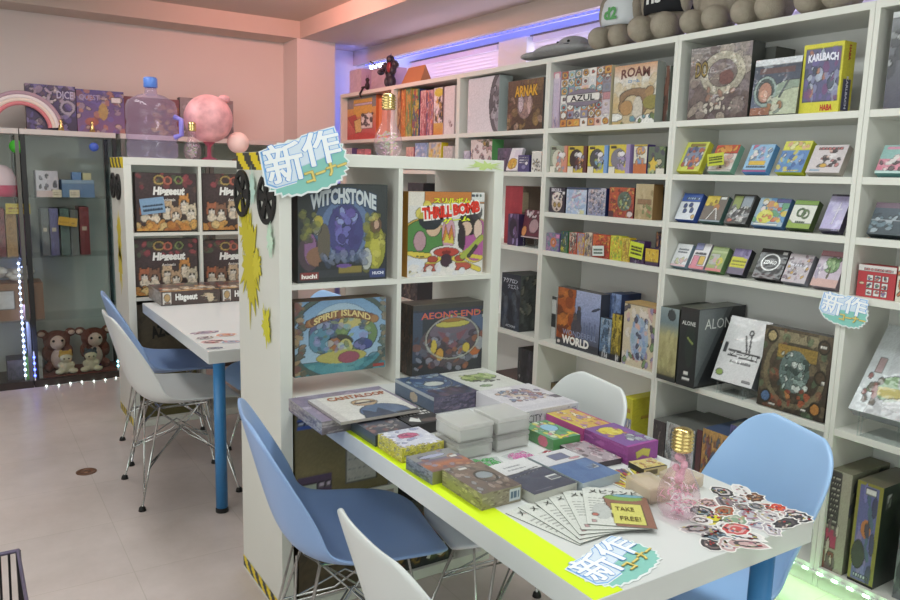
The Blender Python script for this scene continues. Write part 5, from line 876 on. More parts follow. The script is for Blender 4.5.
for k, (x, y, yw, lb) in enumerate([(1.213, 1.128, 4, 'lowest'), (1.232, 1.126, -10, 'middle'), (1.254, 1.118, -26, 'uppermost')]):
    a = Art(20, 40, '#efece2').r(.08, .05, .92, .95, '#e0cc34').b(25+k, 26, ['#6a4a9a', '#c83a3a', '#8a2c2c', '#e6d84a', '#4a3a6a'], (.15, .1, .85, .9), (.06, .12))
    flat(lb + ' of the three fanned yellow picture cards', x, y, .048, .105, .0016, a, z=TZ+.0022*k, yaw=yw, side='#e8e4da', name='picture_card', cat='card', group='fanned yellow picture cards')
# zip bags with coloured rings
def zipbag(label, x, y, w, d, yaw, col, seed):
    t = thing('zip_bag', label, 'plastic bag', (x, y, TZ+.001), R(yaw), 'zip bags of coloured bands')
    mb = MB(); N = 8; rn = random.Random(seed)
    vs = [(w*(i/N-.5), d*(j/N-.5), .001+.010*math.sin(math.pi*i/N)*math.sin(math.pi*j/N)*(1+.3*rn.random())) for j in range(N+1) for i in range(N+1)]
    mb.add(vs, [(j*(N+1)+i, j*(N+1)+i+1, (j+1)*(N+1)+i+1, (j+1)*(N+1)+i) for j in range(N) for i in range(N)], None, True); mb.build('clear_film', ACRYL, t)
    q = MB()
    for k in range(26):
        cx, cy, r = rn.uniform(-.3, .3)*w, rn.uniform(-.3, .3)*d, rn.uniform(.006, .012); a0 = rn.uniform(0, 6)
        q.tube([(cx+r*math.cos(a0+i*.9), cy+r*.7*math.sin(a0+i*.9), .002+.003*rn.random()) for i in range(6)], .0011, 5)
    o = q.build('coloured_bands', mat(col[0], col[1], .4), t); o['kind'] = 'stuff'
zipbag('clear bag of green bands in front of the milky plastic cases', 1.03, 1.404, .085, .075, -10, ('green_rubber', '#4cc05a'), 1)
zipbag('clear bag of pink bands in front of the milky plastic cases', 1.130, 1.405, .072, .065, 12, ('pink_rubber', '#f08ac8'), 2)
zipbag('clear bag of dark red clips behind the navy booklet', 1.205, 1.381, .045, .045, 5, ('red_rubber', '#b02c3c'), 3)
# fanned leaflets
for k, (x, y, yw, lb) in enumerate([(.944, .985, 12, 'lowest leaflet of the fan, farthest to the left'), (.946, .987, 1, 'second leaflet from below in the fan'), (.955, .998, -10, 'third leaflet from below in the fan'), (.965, 1.010, -20, 'fourth leaflet from below in the fan'), (.980, 1.020, -29, 'fifth leaflet from below in the fan, under the illustrated one'), (1.004, 1.030, -39, 'uppermost leaflet of the fan with green hills and a yellow note')]):
    a = Art(50, 66, '#dfe2da').ln('#b8bbb4', .34, .74, 6, .08, .60, .16, seed=k).r(.08, .05, .14, .12, '#c89a9a')
    if k == 5: a.p([(.30, .72), (1, .80), (1, 0), (.42, 0)], '#96604c').e(.62, .74, .3, .08, '#7fae4a').e(.7, .8, .25, .04, '#6fb0c8').r(.40, .05, .86, .58, '#e3dc62').e(.25, .35, .14, .2, '#c4c8c4').e(.14, .25, .05, .04, '#c86a5a')
    tx = [T('メビナンド', .10, .82, .86, .93, '#3a3c38', bold=.01)]
    if k == 5: tx += [T('TAKE', .46, .38, .74, .48, '#6a5a2c', bold=.01), T('FREE!', .50, .14, .80, .24, '#6a5a2c', bold=.01)]
    flat(lb, x, y, .135, .185, .0012, a, z=TZ+.0020*k, yaw=yw, side='#7f827a', texts=tx, name='leaflet', cat='leaflet', group='fanned leaflets on the front table')
# frosted boxes behind the bulb bottle
for k, (x, y, w_, d_, h_, yw, lb) in enumerate([(1.196, 1.046, .066, .085, .036, -8, 'frosted beige plastic box left of the glass bulb on the table'), (1.315, 1.045, .070, .075, .030, 10, 'frosted beige plastic box behind and right of the glass bulb on the table')]):
    t = thing('frosted_box', lb, 'plastic box', (x, y, TZ+.001), R(yw), 'frosted beige boxes')
    MB().box((0, 0, 0), (w_, d_, h_)).build('case', BEIGE, t, bevel=.004); MB().box((.006, .006, .003), (w_-.006, d_-.006, h_-.010)).build('card_deck', mat('beige_card_stack', '#d4c6b4', .7, noise=.1, nscale=30), t)
# glass light-bulb bottles
def bulb(label, x, y, z, s=1.0, fill='#f0b8cc', rz=0):
    t = thing('bulb_bottle', label, 'glass bottle', (x, y, z), rz, 'glass bulb bottles'); t.scale = (s, s, s)
    prof = [(0, .003), (.024, .001), (.033, .005), (.0415, .018), (.046, .036), (.0455, .054), (.0395, .075), (.030, .093), (.0235, .107), (.0215, .118), (.021, .156)]
    MB().lathe(prof, 32).build('glass_bulb', BGLASS, t)
    cp = [(.0205, .150)]
    for k in range(5): cp += [(.0205, .1525+k*.008), (.0245, .1555+k*.008), (.0205, .1585+k*.008)]
    cp += [(.021, .196), (.012, .2005), (0, .201)]
    MB().lathe(cp, 28).build('screw_cap', GOLD, t)
    rn = random.Random(int(x*1000)); q = MB()
    for k in range(95):
        zz = rn.uniform(.008, .078); rr = .040*math.sin(min(1, zz/.05)*math.pi/2)*rn.uniform(.1, .92)*(1 if zz < .07 else .8); a0 = rn.uniform(0, 6.28); c = Vector((rr*math.cos(a0), rr*math.sin(a0), zz))
        d = Vector((rn.uniform(-1, 1), rn.uniform(-1, 1), rn.uniform(-.6, .6))).normalized()*.007
        q.tube([c-d, c+Vector((0, 0, .002)), c+d], .0013, 4, lin(rn.choice([fill, fill, '#fbe4ee', '#e8a0bc', '#f6f0f2', '#f4c4d8'] if fill[1] == 'f' else ['#e4b8d0', '#b8d8a0', '#c8c0e8', '#f0e6ec', '#a8d890'])))
    o = q.build('paper_shreds', PRINT, t); o['kind'] = 'stuff'
    if fill[1] == 'f':
        m2 = MB(); [m2.ball((rn.uniform(-.010, .010), rn.uniform(-.010, .010), .080+.0042*k), (rn.uniform(.006, .010),)*3, n=8) for k in range(14)]; m2.build('pink_tissue', mat('pink_tissue_paper', '#f0bccb', .7, noise=.1, nscale=40, bump=.6), t)
    return t
bulb('glass bulb bottle with gold cap and pink shreds near the table corner', 1.208, .982, TZ+.001, .94)
bulb('glass bulb bottle with gold cap on top of the island bookcase', 1.245, 2.33, IH+.001, 1.04, '#e4b8d0')
bulb('glass bulb bottle with gold cap beside the water bottle on the rear bookcase', 1.115, 4.36, LH+.001, 1.0, '#d4b8a0')
# stickers pasted over the table corner
rn = random.Random(12); P0 = ['#4a4448', '#c8b4b0', '#a83a3a', '#8a6a54', '#b8a86a', '#6a7a94', '#d8c8c0', '#54504c', '#b87a8a', '#7a8a6a']
def sticker(tbl, px, py, rx, ry, rot, c0, c1, sd, X=None):
    if X is None: rx, ry = rx*1.45, ry*1.5
    p = onz(px, py, TZ) if X is None else X; a = blob(1, 18, sd, .10); M = Matrix.Translation((p[0], p[1], TZ+.0004+.00025*(sd % 8))) @ Matrix.Rotation(rot, 4, 'Z')
    mb = MB()
    for q, (sc, c) in enumerate(((1, '#ece9e6'), (.86, c0), (.62, c1), (.40, c0))):
        mb.prism([(x*rx*sc, y*ry*sc) for x, y in a], q*.00012, q*.00012+.0001, lin(c))
    r2 = random.Random(sd)
    for _ in range(9):
        x, y = r2.uniform(-.6, .6)*rx, r2.uniform(-.6, .6)*ry; mb.prism([(x+.12*rx*math.cos(k), y+.14*ry*math.sin(k*1.1)) for k in range(6)], .0005, .0006, lin(r2.choice(P0)))
    o = mb.build('sticker', PRINT, tbl); o.matrix_parent_inverse = tbl.matrix_world.inverted(); o.matrix_world = M
SK = [(713, 519, .030, .022, '#d8cc3a', '#7a7a4a'), (702, 512, .018, .02, '#3a3c40', '#8a9aa0'), (724, 512, .022, .014, '#a85a3c', '#8a8a7a'), (752, 497, .02, .02, '#5a4038', '#a87a5a'), (737, 500, .02, .018, '#c8c8cc', '#6a6a6a'), (722, 492, .018, .02, '#3c3a3e', '#c8c0c0'),
      (765, 508, .022, .015, '#b86a5a', '#5a5a54'), (778, 508, .014, .012, '#c83a30', '#e06a4a'), (750, 516, .025, .018, '#b8b8c0', '#a07a8a'), (735, 521, .02, .016, '#8aa08a', '#c8c8b8'), (736, 530, .022, .018, '#c85a5a', '#d8a8a8'), (720, 537, .020, .026, '#4a5a6a', '#8aa0b0'),
      (760, 526, .024, .015, '#c8c4cc', '#9a8a98'), (780, 518, .02, .016, '#d8d4d4', '#8a6a6a'), (792, 514, .018, .016, '#c8a8a8', '#6a6064'), (772, 530, .022, .012, '#b0a8b0', '#dcd8dc'), (690, 503, .015, .014, '#b8c8b0', '#d88aa0'), (756, 507, .014, .012, '#8a8a90', '#3c3c40')]
for k in range(16):
    px, py = [(700, 521), (708, 531), (697, 529), (712, 545), (728, 545), (744, 536), (744, 508), (768, 517), (786, 524), (708, 503), (741, 490), (728, 503), (760, 517), (798, 518), (747, 545), (728, 528)][k]
    SK.append((px, py, .016+.006*(k % 3), .013+.004*(k % 2), ['#e0dcdc', '#8a7f84', '#b8b0b4', '#3f3c40', '#c8a8a8'][k % 5], ['#7a6a6a', '#dcd8d8', '#5a5458'][k % 3]))
for k, (px, py, rx, ry, c0, c1) in enumerate(SK): sticker(table1, px, py, rx, ry, rn.uniform(-1, 1), c0, c1, k+5)
for k, (px, py, rx, ry, c0, c1) in enumerate([(200, 333, .07, .035, '#8a7a8c', '#c8b8c0'), (212, 342, .06, .04, '#c8a0a0', '#5a4a50'), (226, 335, .05, .035, '#c88a6a', '#b0b0c0'), (232, 342, .05, .03, '#8aa0b8', '#d0a8a8'), (207, 349, .035, .02, '#4a5068', '#b0b0b8'), (205, 338, .04, .03, '#6a5a60', '#d8d0d4')]):
    q = onz(px, py, TZ); q.y = max(q.y, 2.853+ry*1.3); q.x = max(q.x, .76+rx*1.3); sticker(table2, px, py, rx, ry, rn.uniform(-.3, .3), c0, c1, k+40, q)

# ================================================================== cut-out signs
def sign(label, M, W, seed, th=.004, mesh_parent=None):
    """jagged turquoise cloud with big white characters edged in blue and a yellow word below; M has x to the right, y up, z out"""
    H = W*.62; mb = MB(); rn = random.Random(seed)
    def jag(sx, sy, k, cx, cy, am):
        out = []
        for i in range(k):
            a = 2*math.pi*i/k; q = 1+(am if i % 2 else -am*.4)*rn.uniform(.5, 1.3); out.append((cx+sx*math.copysign(abs(math.cos(a))**.75, math.cos(a))*q, cy+sy*math.copysign(abs(math.sin(a))**.75, math.sin(a))*q))
        return out
    j1 = jag(W*.50, H*.50, 54, 0, -H*.12, .06); rn.seed(seed)
    mb.prism(j1, 0, th, lin('#e8eeee'))
    mb.prism([(x*.955, -H*.12+(y+H*.12)*.92) for x, y in j1], th, th+.0003, lin('#8ccabf'))
    o0 = th+.0004
    def slab(pts, c, z): mb.prism(pts, z, z+.0003, lin(c))
    hal = [(-.52, -.30), (-.50, .30), (-.30, .36), (-.02, .34), (.02, .42), (.44, .46), (.47, .02), (.20, -.06), (-.06, -.12), (-.16, -.38), (-.42, -.40)]
    slab([(x*W, y*H) for x, y in hal], '#eef2f6', o0); slab([(x*W*.965, y*H*.95) for x, y in hal], '#86b8ea', o0+.0003); slab([(x*W*.925, y*H*.90) for x, y in hal], '#dbe8f6', o0+.0006)
    fr = (Vector((-W/2, -H/2, o0+.0008)), Vector((W, 0, 0)), Vector((0, H, 0)), Vector((0, 0, 1)))
    put_text(mb, fr, '新', .04, .18, .47, .86, '#f6f9fc', out='#5f9fe4', bold=.045, outw=.085, z=.0004)
    put_text(mb, fr, '作', .50, .34, .95, .93, '#f6f9fc', out='#5f9fe4', bold=.045, outw=.085, z=.0004)
    put_text(mb, fr, 'コーナー', .46, .10, .98, .32, '#e6d27a', out='#b8a04a', bold=.04, outw=.085, z=.0008, rot=.10)
    if mesh_parent is not None:
        o = mb.build('shop_sticker', PRINT, mesh_parent); o.matrix_parent_inverse = mesh_parent.matrix_world.inverted(); o.matrix_world = M; return o
    o = mb.build('cutout_sign', PRINT); o.matrix_world = M
    return tag(o, label, 'sign', 'turquoise cut-out signs')
YR = Matrix(((1, 0, 0, 0), (0, 0, -1, 0), (0, 1, 0, 0), (0, 0, 0, 1)))
sign('large turquoise cut-out sign with blue-edged characters on the corner of the island bookcase', Matrix.Translation((.868, 2.143, 1.452)) @ YR @ Matrix.Rotation(R(14), 4, 'Z'), .262, 3)
XRm = Matrix(((0, 0, -1, 0), (-1, 0, 0, 0), (0, 1, 0, 0), (0, 0, 0, 1)))
sign('small turquoise cut-out sign on the post between the two right bookcases', Matrix.Translation((2.493, 1.403, 1.015)) @ XRm @ Matrix.Rotation(R(-8), 4, 'Z'), .165, 7)
sign('', Matrix.Translation((.957, .917, TZ+.0009)) @ Matrix.Rotation(R(12), 4, 'Z'), .185, 9, .0004, table1)

# black spoked wheels on the island's end panel
for k, (y, z) in enumerate(((2.478, 1.340), (2.245, 1.330))):
    mb = MB(); n = 36; Ro, Ri, Rh = .076, .060, .020
    for i in range(n):
        a0, a1 = 2*math.pi*i/n, 2*math.pi*(i+1)/n
        for r0, r1 in ((Ri, Ro), (0.004, Rh)):
            q = [(r*math.cos(a), r*math.sin(a)) for r, a in ((r0, a0), (r1, a0), (r1, a1), (r0, a1))]; mb.prism(q, 0, .008)
    for i in range(5):
        a = 2*math.pi*i/5; c, s = math.cos(a), math.sin(a); mb.prism([(Rh*c-.012*s, Rh*s+.012*c), (Rh*c+.012*s, Rh*s-.012*c), (Ri*c+.018*s+.003*c, Ri*s-.018*c+.003*s), (Ri*c-.018*s+.003*c, Ri*s+.018*c+.003*s)], .001, .007)
    o = mb.build('spoked_wheel', BLACK, loc=None); o.matrix_world = Matrix.Translation((IX0-.0008, y, z)) @ XRm @ Matrix.Rotation(.4*k, 4, 'Z')
    tag(o, ['black spoked wheel on the end panel of the island, overlapping its rear edge', 'black spoked wheel on the end panel of the island, under the big sign'][k], 'wheel', 'black spoked wheels')
for k, (y, z) in enumerate(((4.60, 1.315), (4.45, 1.31))):
    mb = MB(); mb.lathe([(.052, 0), (.07, 0), (.07, .008), (.052, .008), (.052, 0)], 30); mb.lathe([(.004, 0), (.018, 0), (.018, .008), (.004, .008)], 20)
    for i in range(5):
        a = 2*math.pi*i/5; c, s = math.cos(a), math.sin(a); mb.prism([(.016*c-.01*s, .016*s+.01*c), (.016*c+.01*s, .016*s-.01*c), (.054*c+.016*s, .054*s-.016*c), (.054*c-.016*s, .054*s+.016*c)], .001, .007)
    o = mb.build('spoked_wheel', BLACK); o.matrix_world = Matrix.Translation((LX0-.0008, y, z)) @ XRm
    tag(o, ['black spoked wheel on the end panel of the rear bookcase, farther from the camera', 'black spoked wheel on the end panel of the rear bookcase, nearer the camera'][k], 'wheel', 'black spoked wheels')

# ================================================================== things on top of the rear bookcase
t = thing('water_bottle', 'big pale violet water bottle with a blue cap on the rear bookcase', 'water bottle', (.935, 4.495, LH+.001))
MB().lathe([(0, .004), (.118, 0), (.132, .012), (.134, .075), (.128, .085), (.128, .095), (.134, .105), (.134, .175), (.128, .185), (.128, .195), (.134, .205), (.134, .270), (.122, .305), (.070, .335), (.034, .345), (.030, .365), (.030, .388)], 36).build('body', PETB, t)
MB().lathe([(.034, .378), (.036, .380), (.036, .425), (.030, .432), (0, .433)], 24).build('cap', mat('blue_cap', '#5a86d8', .35), t)
MB().tube([(.10, -.085, .225), (.13, -.11, .21), (.13, -.11, .13), (.10, -.085, .115)], .014, 10).build('handle', mat('violet_grip', '#8a80d8', .35), t)
PSH = mat('pink_marbled_sphere', '#f0a8ac', .45, noise=.30, nscale=14)
t = thing('marbled_ball', 'large pink marbled ball with a knot on the rear bookcase', 'decoration ball', (1.245, 4.50, LH+.001))
MB().ball((0, 0, .232), .135, n=32).build('ball', PSH, t); MB().ball((.085, -.02, .345), (.035, .02, .025), n=12).build('knot', PSH, t)
MB().lathe([(0, 0), (.045, 0), (.045, .006), (.012, .02), (.010, .075), (.03, .098), (.034, .10)], 24).build('stand', clear_mat('pink_clear_plastic', '#f4b8c8', .12, .45, '#e88aa4'), t)
t = thing('lamp_globe', 'small pale pink globe on a dark foot at the right end of the rear bookcase', 'decoration ball', (1.41, 4.49, LH+.001))
MB().ball((0, 0, .105), .062, n=24).build('globe', mat('pale_pink_globe', '#f6cfc8', .5), t); MB().lathe([(0, 0), (.04, 0), (.036, .008), (.01, .016), (.01, .05)], 20).build('foot', mat('brown_wood', '#6a5040', .5), t)
# ================================================================== glass display cabinets along the far wall
CY0, CY1 = 5.43, 5.77
def cabinet(label, x0, x1, frame):
    t = thing('glass_cabinet', label, 'display cabinet', ((x0+x1)/2, (CY0+CY1)/2, 0), group='glass display cabinets'); w2 = (x1-x0)/2-.002; d = (CY1-CY0)/2; H = 1.60
    MB().box((-w2, -d, H), (w2, d, 1.632)).build('top_board', mat('grey_white_board', '#cfc8c4', .5), t)
    MB().box((-w2, -d, 0), (w2, d, .045)).build('base', mat('dark_base_board', '#3a302a', .5), t)
    for sx in (-1, 1):
        for sy in (-1, 1):
            wd = .028 if sx < 0 else .022; xa = -w2 if sx < 0 else w2-wd
            MB().box((xa, sy*d-(.022 if sy > 0 else 0), .045), (xa+wd, sy*d+(.022 if sy < 0 else 0), H)).build('post', frame, t)
    MB().box((-w2+.03, -d+.004, .05), (w2-.03, -d+.009, H-.004)).build('glass_door', GLASS, t)
    for sx in (-1, 1): MB().box((sx*(w2-.012)-.002, -d+.024, .05), (sx*(w2-.012)+.002, d-.024, H-.004)).build('side_glass', GLASS, t)
    MB().box((-w2+.03, d-.006, .046), (w2-.03, d-.001, H-.001)).build('back_panel', mat('cabinet_back', '#b0b2aa', .6, noise=.03), t)
    for z in (1.215, .842, .435): MB().box((-w2+.02, -d+.015, z-.006), (w2-.02, d-.008, z)).build('glass_shelf', GLASS, t)
    return t
cab_a = cabinet('glass cabinet cut off by the left picture edge, green dot on its door', -.262, .352, GREYF)
cab_b = cabinet('glass cabinet with plush toys at the bottom and a blue dot on its door', .354, .905, DARKF)
cabinet('glass cabinet hidden behind the water bottle and rear bookcase', .93, 1.50, GREYF)
cabinet('glass cabinet hidden behind the rear bookcase, next to the pillar', 1.502, 2.10, GREYF)
bpy.context.view_layer.update()
for cab, px, py, r, c in ((cab_a, 16.5, 146.5, .040, '#3fae2c'), (cab_b, 94, 147, .028, '#4a6cd0')):
    p = ony(px, py, CY0-.001); o = MB().lathe([(0, 0), (r, 0), (r, .0015), (0, .0015)], 24).build('dot_sticker', mat('dot_'+c[1:], c, .5), cab); o.matrix_parent_inverse = cab.matrix_world.inverted(); o.matrix_world = Matrix.Translation((p.x, CY0+.0025, p.z)) @ Matrix.Rotation(R(90), 4, 'X')
def led_column(label, x, y, z0, z1, col, step=.045):
    t = thing('led_strip', label, 'led strip', (x, y, 0)); MB().box((-.004, -.001, .047 if z0 < .1 else .0), (.004, .001, z1)).build('tape', mat('led_tape'), t)
    z = z0+.02
    while z < z1: MB().ball((0, -.003, z), .0075, n=8).build('diode', col, t); z += step
WB = mat('cool_white_led', '#c0d4ff', emit=7); CB = mat('cyan_led', '#9af4ff', emit=6); BB = mat('deep_blue_led', '#4a5cff', emit=8)
led_column('vertical strip of white-blue led dots behind the left cabinet door', .308, 5.456, .06, .82, WB, .038)
led_column('short vertical strip of blue led dots low between the two cabinets', .36, 5.425, .06, .24, BB, .04)
led_column('vertical strip of cyan led dots beside the right cabinet post', .874, 5.456, .20, .66, CB, .06)
led_column('short strip of cyan led dots by the plush toys', .862, 5.462, .06, .14, CB, .03)
area('cyan_led_glow', (.915, 5.44, .8), .01, 1.2, .25, (.3, .9, 1), (R(90), 0, 0))
area('blue_led_glow', (.33, 5.47, .5), .02, .7, .5, (.3, .4, 1), (R(60), 0, 0))
t = thing('floor_lights', 'string of tiny white lights lying along the foot of the cabinets', 'string lights', (0, 0, 0))
pts = [(.42+.035*k, 5.415-.012*math.sin(k*.9), .006) for k in range(14)]; MB().tube(pts, .003, 6).build('cable', mat('white_cable', '#d8dcd8', .5), t)
for k in range(0, 14, 2): MB().ball(pts[k], .0055, n=8).build('diode', mat('warm_white_led', '#eafff4', emit=4), t)
def cbox(label, x0, x1, z, h, y=5.50, depth=.16, faces=None, side='#888', texts=(), name='board_game_box', cat='board game', group='boxes in the glass cabinets'):
    return carton(label, Matrix.Translation(((x0+x1)/2, y, z+.0005)), x1-x0, h, depth, faces or {}, texts, side, cat, group, name)
X = lambda px, y=5.5: along((0, y, 1.2), (1, 0, 0), 0, px)
cbox('white box with small dark pictures on the upper shelf of the right cabinet', X(37), X(59), 1.215, .165, faces={'front': Art(24, 22, '#cfcbd8').b(1, 10, ['#3c3a48', '#6a6478', '#e0d8e0'], (.1, .2, .9, .8), (.05, .1)).r(0, 0, 1, .25, '#d8b8b8')}, side='#bdb9c6')
cbox('light blue open box on the upper shelf of the right cabinet', X(62.5), X(95), 1.215, .11, faces={'front': Art(24, 16, '#5f88b4').r(0, .8, 1, 1, '#8fb0cc')}, side='#5a80ac')
cbox('small blue box lying on the light blue one', X(74), X(83), 1.3256, .05, faces={'front': '#6a90bc'}, side='#5f86b4', y=5.53, depth=.08)
cbox('small cream box lying on the light blue one', X(84.5), X(93), 1.3256, .045, faces={'front': '#c8c49a'}, side='#b8b48a', y=5.53, depth=.08)
for k, (a, b) in enumerate(((53, 62), (70, 80))):
    cbox(['small cream price card before the white box in the right cabinet', 'small cream price card before the light blue box in the right cabinet'][k], X(a, 5.475), X(b, 5.475), 1.215, .048, y=5.475, depth=.002, faces={'front': Art(10, 8, '#e2d8b8').ln('#7a6a50', .3, .8, 2, .1, .9)}, side='#d8ceb0', name='price_card', cat='price card', group='price cards in the cabinets')
for k, (a, b, h, c, c2, lb) in enumerate([(40, 47.5, .30, '#5a5a5c', '#4a5458', 'grey upright box, leftmost in the middle shelf of the right cabinet'), (48.5, 57, .30, '#4a4678', '#5a5a9a', 'blue-violet upright box on the middle shelf of the right cabinet'), (59, 68, .30, '#3f5a54', '#4a6a60', 'dark green upright box behind the yellow tag'),
      (69, 77, .29, '#54605f', '#46504f', 'grey-green upright box left of the dark red one'), (78.5, 88, .31, '#6f2428', '#7f3034', 'dark red upright box in the right cabinet')]):
    cbox(lb, X(a), X(b), .842, h, faces={'front': cov(200+k, [c, c2, c], 10, 30, 12).r(.2, .52, .7, .6, '#c8bca0' if k in (0, 1, 4) else c)}, side=c, depth=.2)
p = ony(59, 226, 5.478); carton('orange-yellow price tag in the right cabinet', Matrix.Translation((X(66, 5.478), 5.478, p.z)) @ Matrix.Rotation(R(8), 4, 'Y'), .11, .055, .001, {'front': Art(12, 8, '#e0ac24').ln('#a87a1c', .3, .8, 1, .1, .9)}, (), '#d8a424', 'price card', 'price cards in the cabinets', 'price_card')
p = ony(18, 214, 5.478); carton('yellow price tag in the left cabinet', Matrix.Translation((X(17.5, 5.478), 5.478, p.z)), .135, .065, .001, {'front': Art(14, 8, '#dcc43a').ln('#a86a3c', .2, .8, 2, .1, .9)}, (), '#d8c03a', 'price card', 'price cards in the cabinets', 'price_card')
for k, (a, b, h, c, c2, lb) in enumerate([(-12, 3, .30, '#6f2830', '#8a3a3c', 'dark red upright box at the left picture edge in the left cabinet'), (4, 15, .28, '#a87a48', '#b88a54', 'tan upright box in the left cabinet'), (17, 29, .28, '#5c4a74', '#7a4a6a', 'violet upright box in the left cabinet')]):
    cbox(lb, X(a), X(b), .842, h, faces={'front': cov(210+k, [c, c2, c], 10, 30, 14)}, side=c, depth=.2)
t = thing('plush_cake', 'pink and white domed plush on the upper shelf of the left cabinet', 'plush toy', (X(3), 5.58, 1.2155))
MB().lathe([(0, 0), (.085, 0), (.09, .03), (.088, .07)], 24).build('base', mat('hot_pink_plush', '#c84468', .9, noise=.1), t); MB().lathe([(.086, .07), (.083, .12), (.06, .17), (.03, .19), (0, .195)], 24).build('dome', mat('pale_pink_plush', '#e8ccd4', .9, noise=.06), t)
o = carton('brown cardboard carton with a white label in the left cabinet', Matrix.Translation((X(3)+.02, 5.49, .4355)), .34, .235, .22, {'front': Art(30, 24, '#8a5a38').r(0, .30, .52, .80, '#c8c4c0').r(0, .38, .5, .7, '#d0ccc8')}, (), '#7f5232', 'carton', name='cardboard_carton')
mb = MB(); rn = random.Random(3)
for k in range(16): mb.ball((X(3)+.02+rn.uniform(-.12, .12), 5.60+rn.uniform(-.05, .05), .70+rn.uniform(0, .05)), (rn.uniform(.02, .05), .03, .022), n=8)
tag(mb.build('crumpled_paper', mat('torn_white_paper', '#d8d2cc', .8)), 'crumpled white paper lying on the brown carton in the left cabinet', 'paper', kind='stuff')
cbox('small green box at the bottom of the left cabinet', X(15), X(23), .0455, .15, faces={'front': '#6f9a54'}, side='#628a4a', y=5.47)
cbox('small white box at the bottom of the left cabinet', X(25), X(32), .0455, .15, faces={'front': Art(8, 8, '#b8bcae').r(0, .5, 1, .55, '#8a8f80')}, side='#a8aca0', y=5.47)
cbox('dark box in the lower left corner of the left cabinet', X(-4), X(13), .0455, .13, faces={'front': cov(220, ['#3c3a42', '#544c5c', '#2c2a30'], 12, 10, 8)}, side='#36343c', y=5.50)
MB().box((.41, 5.47, .0455), (.855, 5.74, .0525)).build('cabinet_mat', mat('red_brown_felt', '#6a3426', .9)); tag(bpy.data.objects['cabinet_mat'], 'reddish brown mat on the floor of the right cabinet under the plush toys', 'mat')
# plush toys
def plush(name, label, loc, rz, body, M0, parts=(), group=None, scale=1, cat='plush toy', vox=.006):
    t = thing(name, label, cat, loc, rz, group); t.scale = (scale,)*3; mb = MB()
    for c, r in body: mb.ball(c, r, n=16)
    mb.build('body', M0, t, remesh=vox)
    for nm, m, bs in parts:
        q = MB()
        for c, r in bs: q.ball(c, r, n=14)
        q.build(nm, m, t)
    return t
BRN = mat('brown_plush', '#6a3a2c', .95, noise=.15, nscale=30, bump=.5); CRM = mat('cream_plush', '#d8bca8', .95, noise=.1, nscale=30, bump=.5); EYE_ = mat('black_bead', '#141210', .2)
for k, (x, lb) in enumerate(((.515, 'brown plush toy with cream face, left one at the bottom of the right cabinet'), (.745, 'brown plush toy with cream face, right one at the bottom of the right cabinet'))):
    plush('plush_toy', lb, (x, 5.655, .053), 0, [((0, 0, .08), (.07, .06, .09)), ((0, -.01, .20), (.085, .065, .07)), ((-.085, 0, .25), (.035, .02, .03)), ((.085, 0, .25), (.035, .02, .03)), ((-.06, -.06, .03), (.03, .045, .03)), ((.06, -.06, .03), (.03, .045, .03)), ((-.07, -.03, .12), (.025, .03, .05)), ((.07, -.03, .12), (.025, .03, .05))], BRN,
          [('face', CRM, [((0, -.05, .195), (.05, .035, .05)), ((0, -.045, .08), (.045, .03, .07))]), ('ear_lining', CRM, [((-.09, -.014, .25), (.022, .012, .016)), ((.09, -.014, .25), (.022, .012, .016))]), ('eye', EYE_, [((-.026, -.082, .21), .009), ((.026, -.082, .21), .009)])], 'plush toys in the cabinet')
for k, (x, c, lb) in enumerate(((.55, '#b8943c', 'small seated plush with a yellow-brown head in front of the plush toys'), (.70, '#3f4448', 'small seated plush with a dark grey head in front of the plush toys'))):
    plush('small_plush', lb, (x, 5.505, .053), 0, [((0, 0, .045), (.035, .03, .045)), ((-.04, -.02, .02), (.03, .022, .018)), ((.04, -.02, .02), (.03, .022, .018)), ((0, -.005, .11), (.04, .035, .035)), ((-.035, -.01, .06), (.018, .015, .022)), ((.035, -.01, .06), (.018, .015, .022))], mat('cream_small_plush', '#c8c0a0', .95, noise=.1, nscale=30),
          [('hood', mat('hood_'+c[1:], c, .95), [((0, .004, .122), (.043, .036, .032)), ((-.028, 0, .148), (.012, .01, .014)), ((.028, 0, .148), (.012, .01, .014))]), ('eye', EYE_, [((-.014, -.038, .108), .005), ((.014, -.038, .108), .005)])], 'small seated plush toys', vox=.004)
# boxes standing on top of the cabinets
a = Art(50, 50).g('#3c2c4a', '#4a3a7a').b(1, 60, ['#5c4a9a', '#8a7ab8', '#3c2848', '#a8889a', '#c8b0b8', '#6a4a5c'], (0, 0, 1, 1), (.03, .10), .7).ring(.82, .52, .13, .13, .25, '#a89ab0').b(2, 14, ['#e0d0d0', '#b8a0b8'], (.3, .5, .6, .9), (.03, .05))
carton('purple fantasy game standing behind the rainbow arch on the cabinets', Matrix.Translation((.548, 5.52, 1.6325)), .282, .280, .07, {'front': a}, [T('DICE', .62, .72, .95, .88, '#b8b0c8', bold=.02)], '#3c2430', 'board game', 'games on top of the cabinets')
a = Art(50, 50).g('#8a5a8a', '#4a4090').b(3, 60, ['#6a5ab0', '#a8909a', '#c87a5a', '#8a4a50', '#e0c0a0', '#5c4a8a'], (0, 0, 1, 1), (.03, .09), .7).e(.55, .5, .10, .2, '#c8a040', .8).e(.3, .25, .14, .1, '#b85a4a', .8).r(.72, .72, .92, .84, '#e0dce0')
carton('purple and orange fantasy game with a white tag, left of the water bottle', Matrix.Translation((.835, 5.52, 1.6325)), .284, .270, .07, {'front': a}, [T('QUEST', .06, .74, .48, .88, '#9a90b8', bold=.02)], '#5a2c38', 'board game', 'games on top of the cabinets')
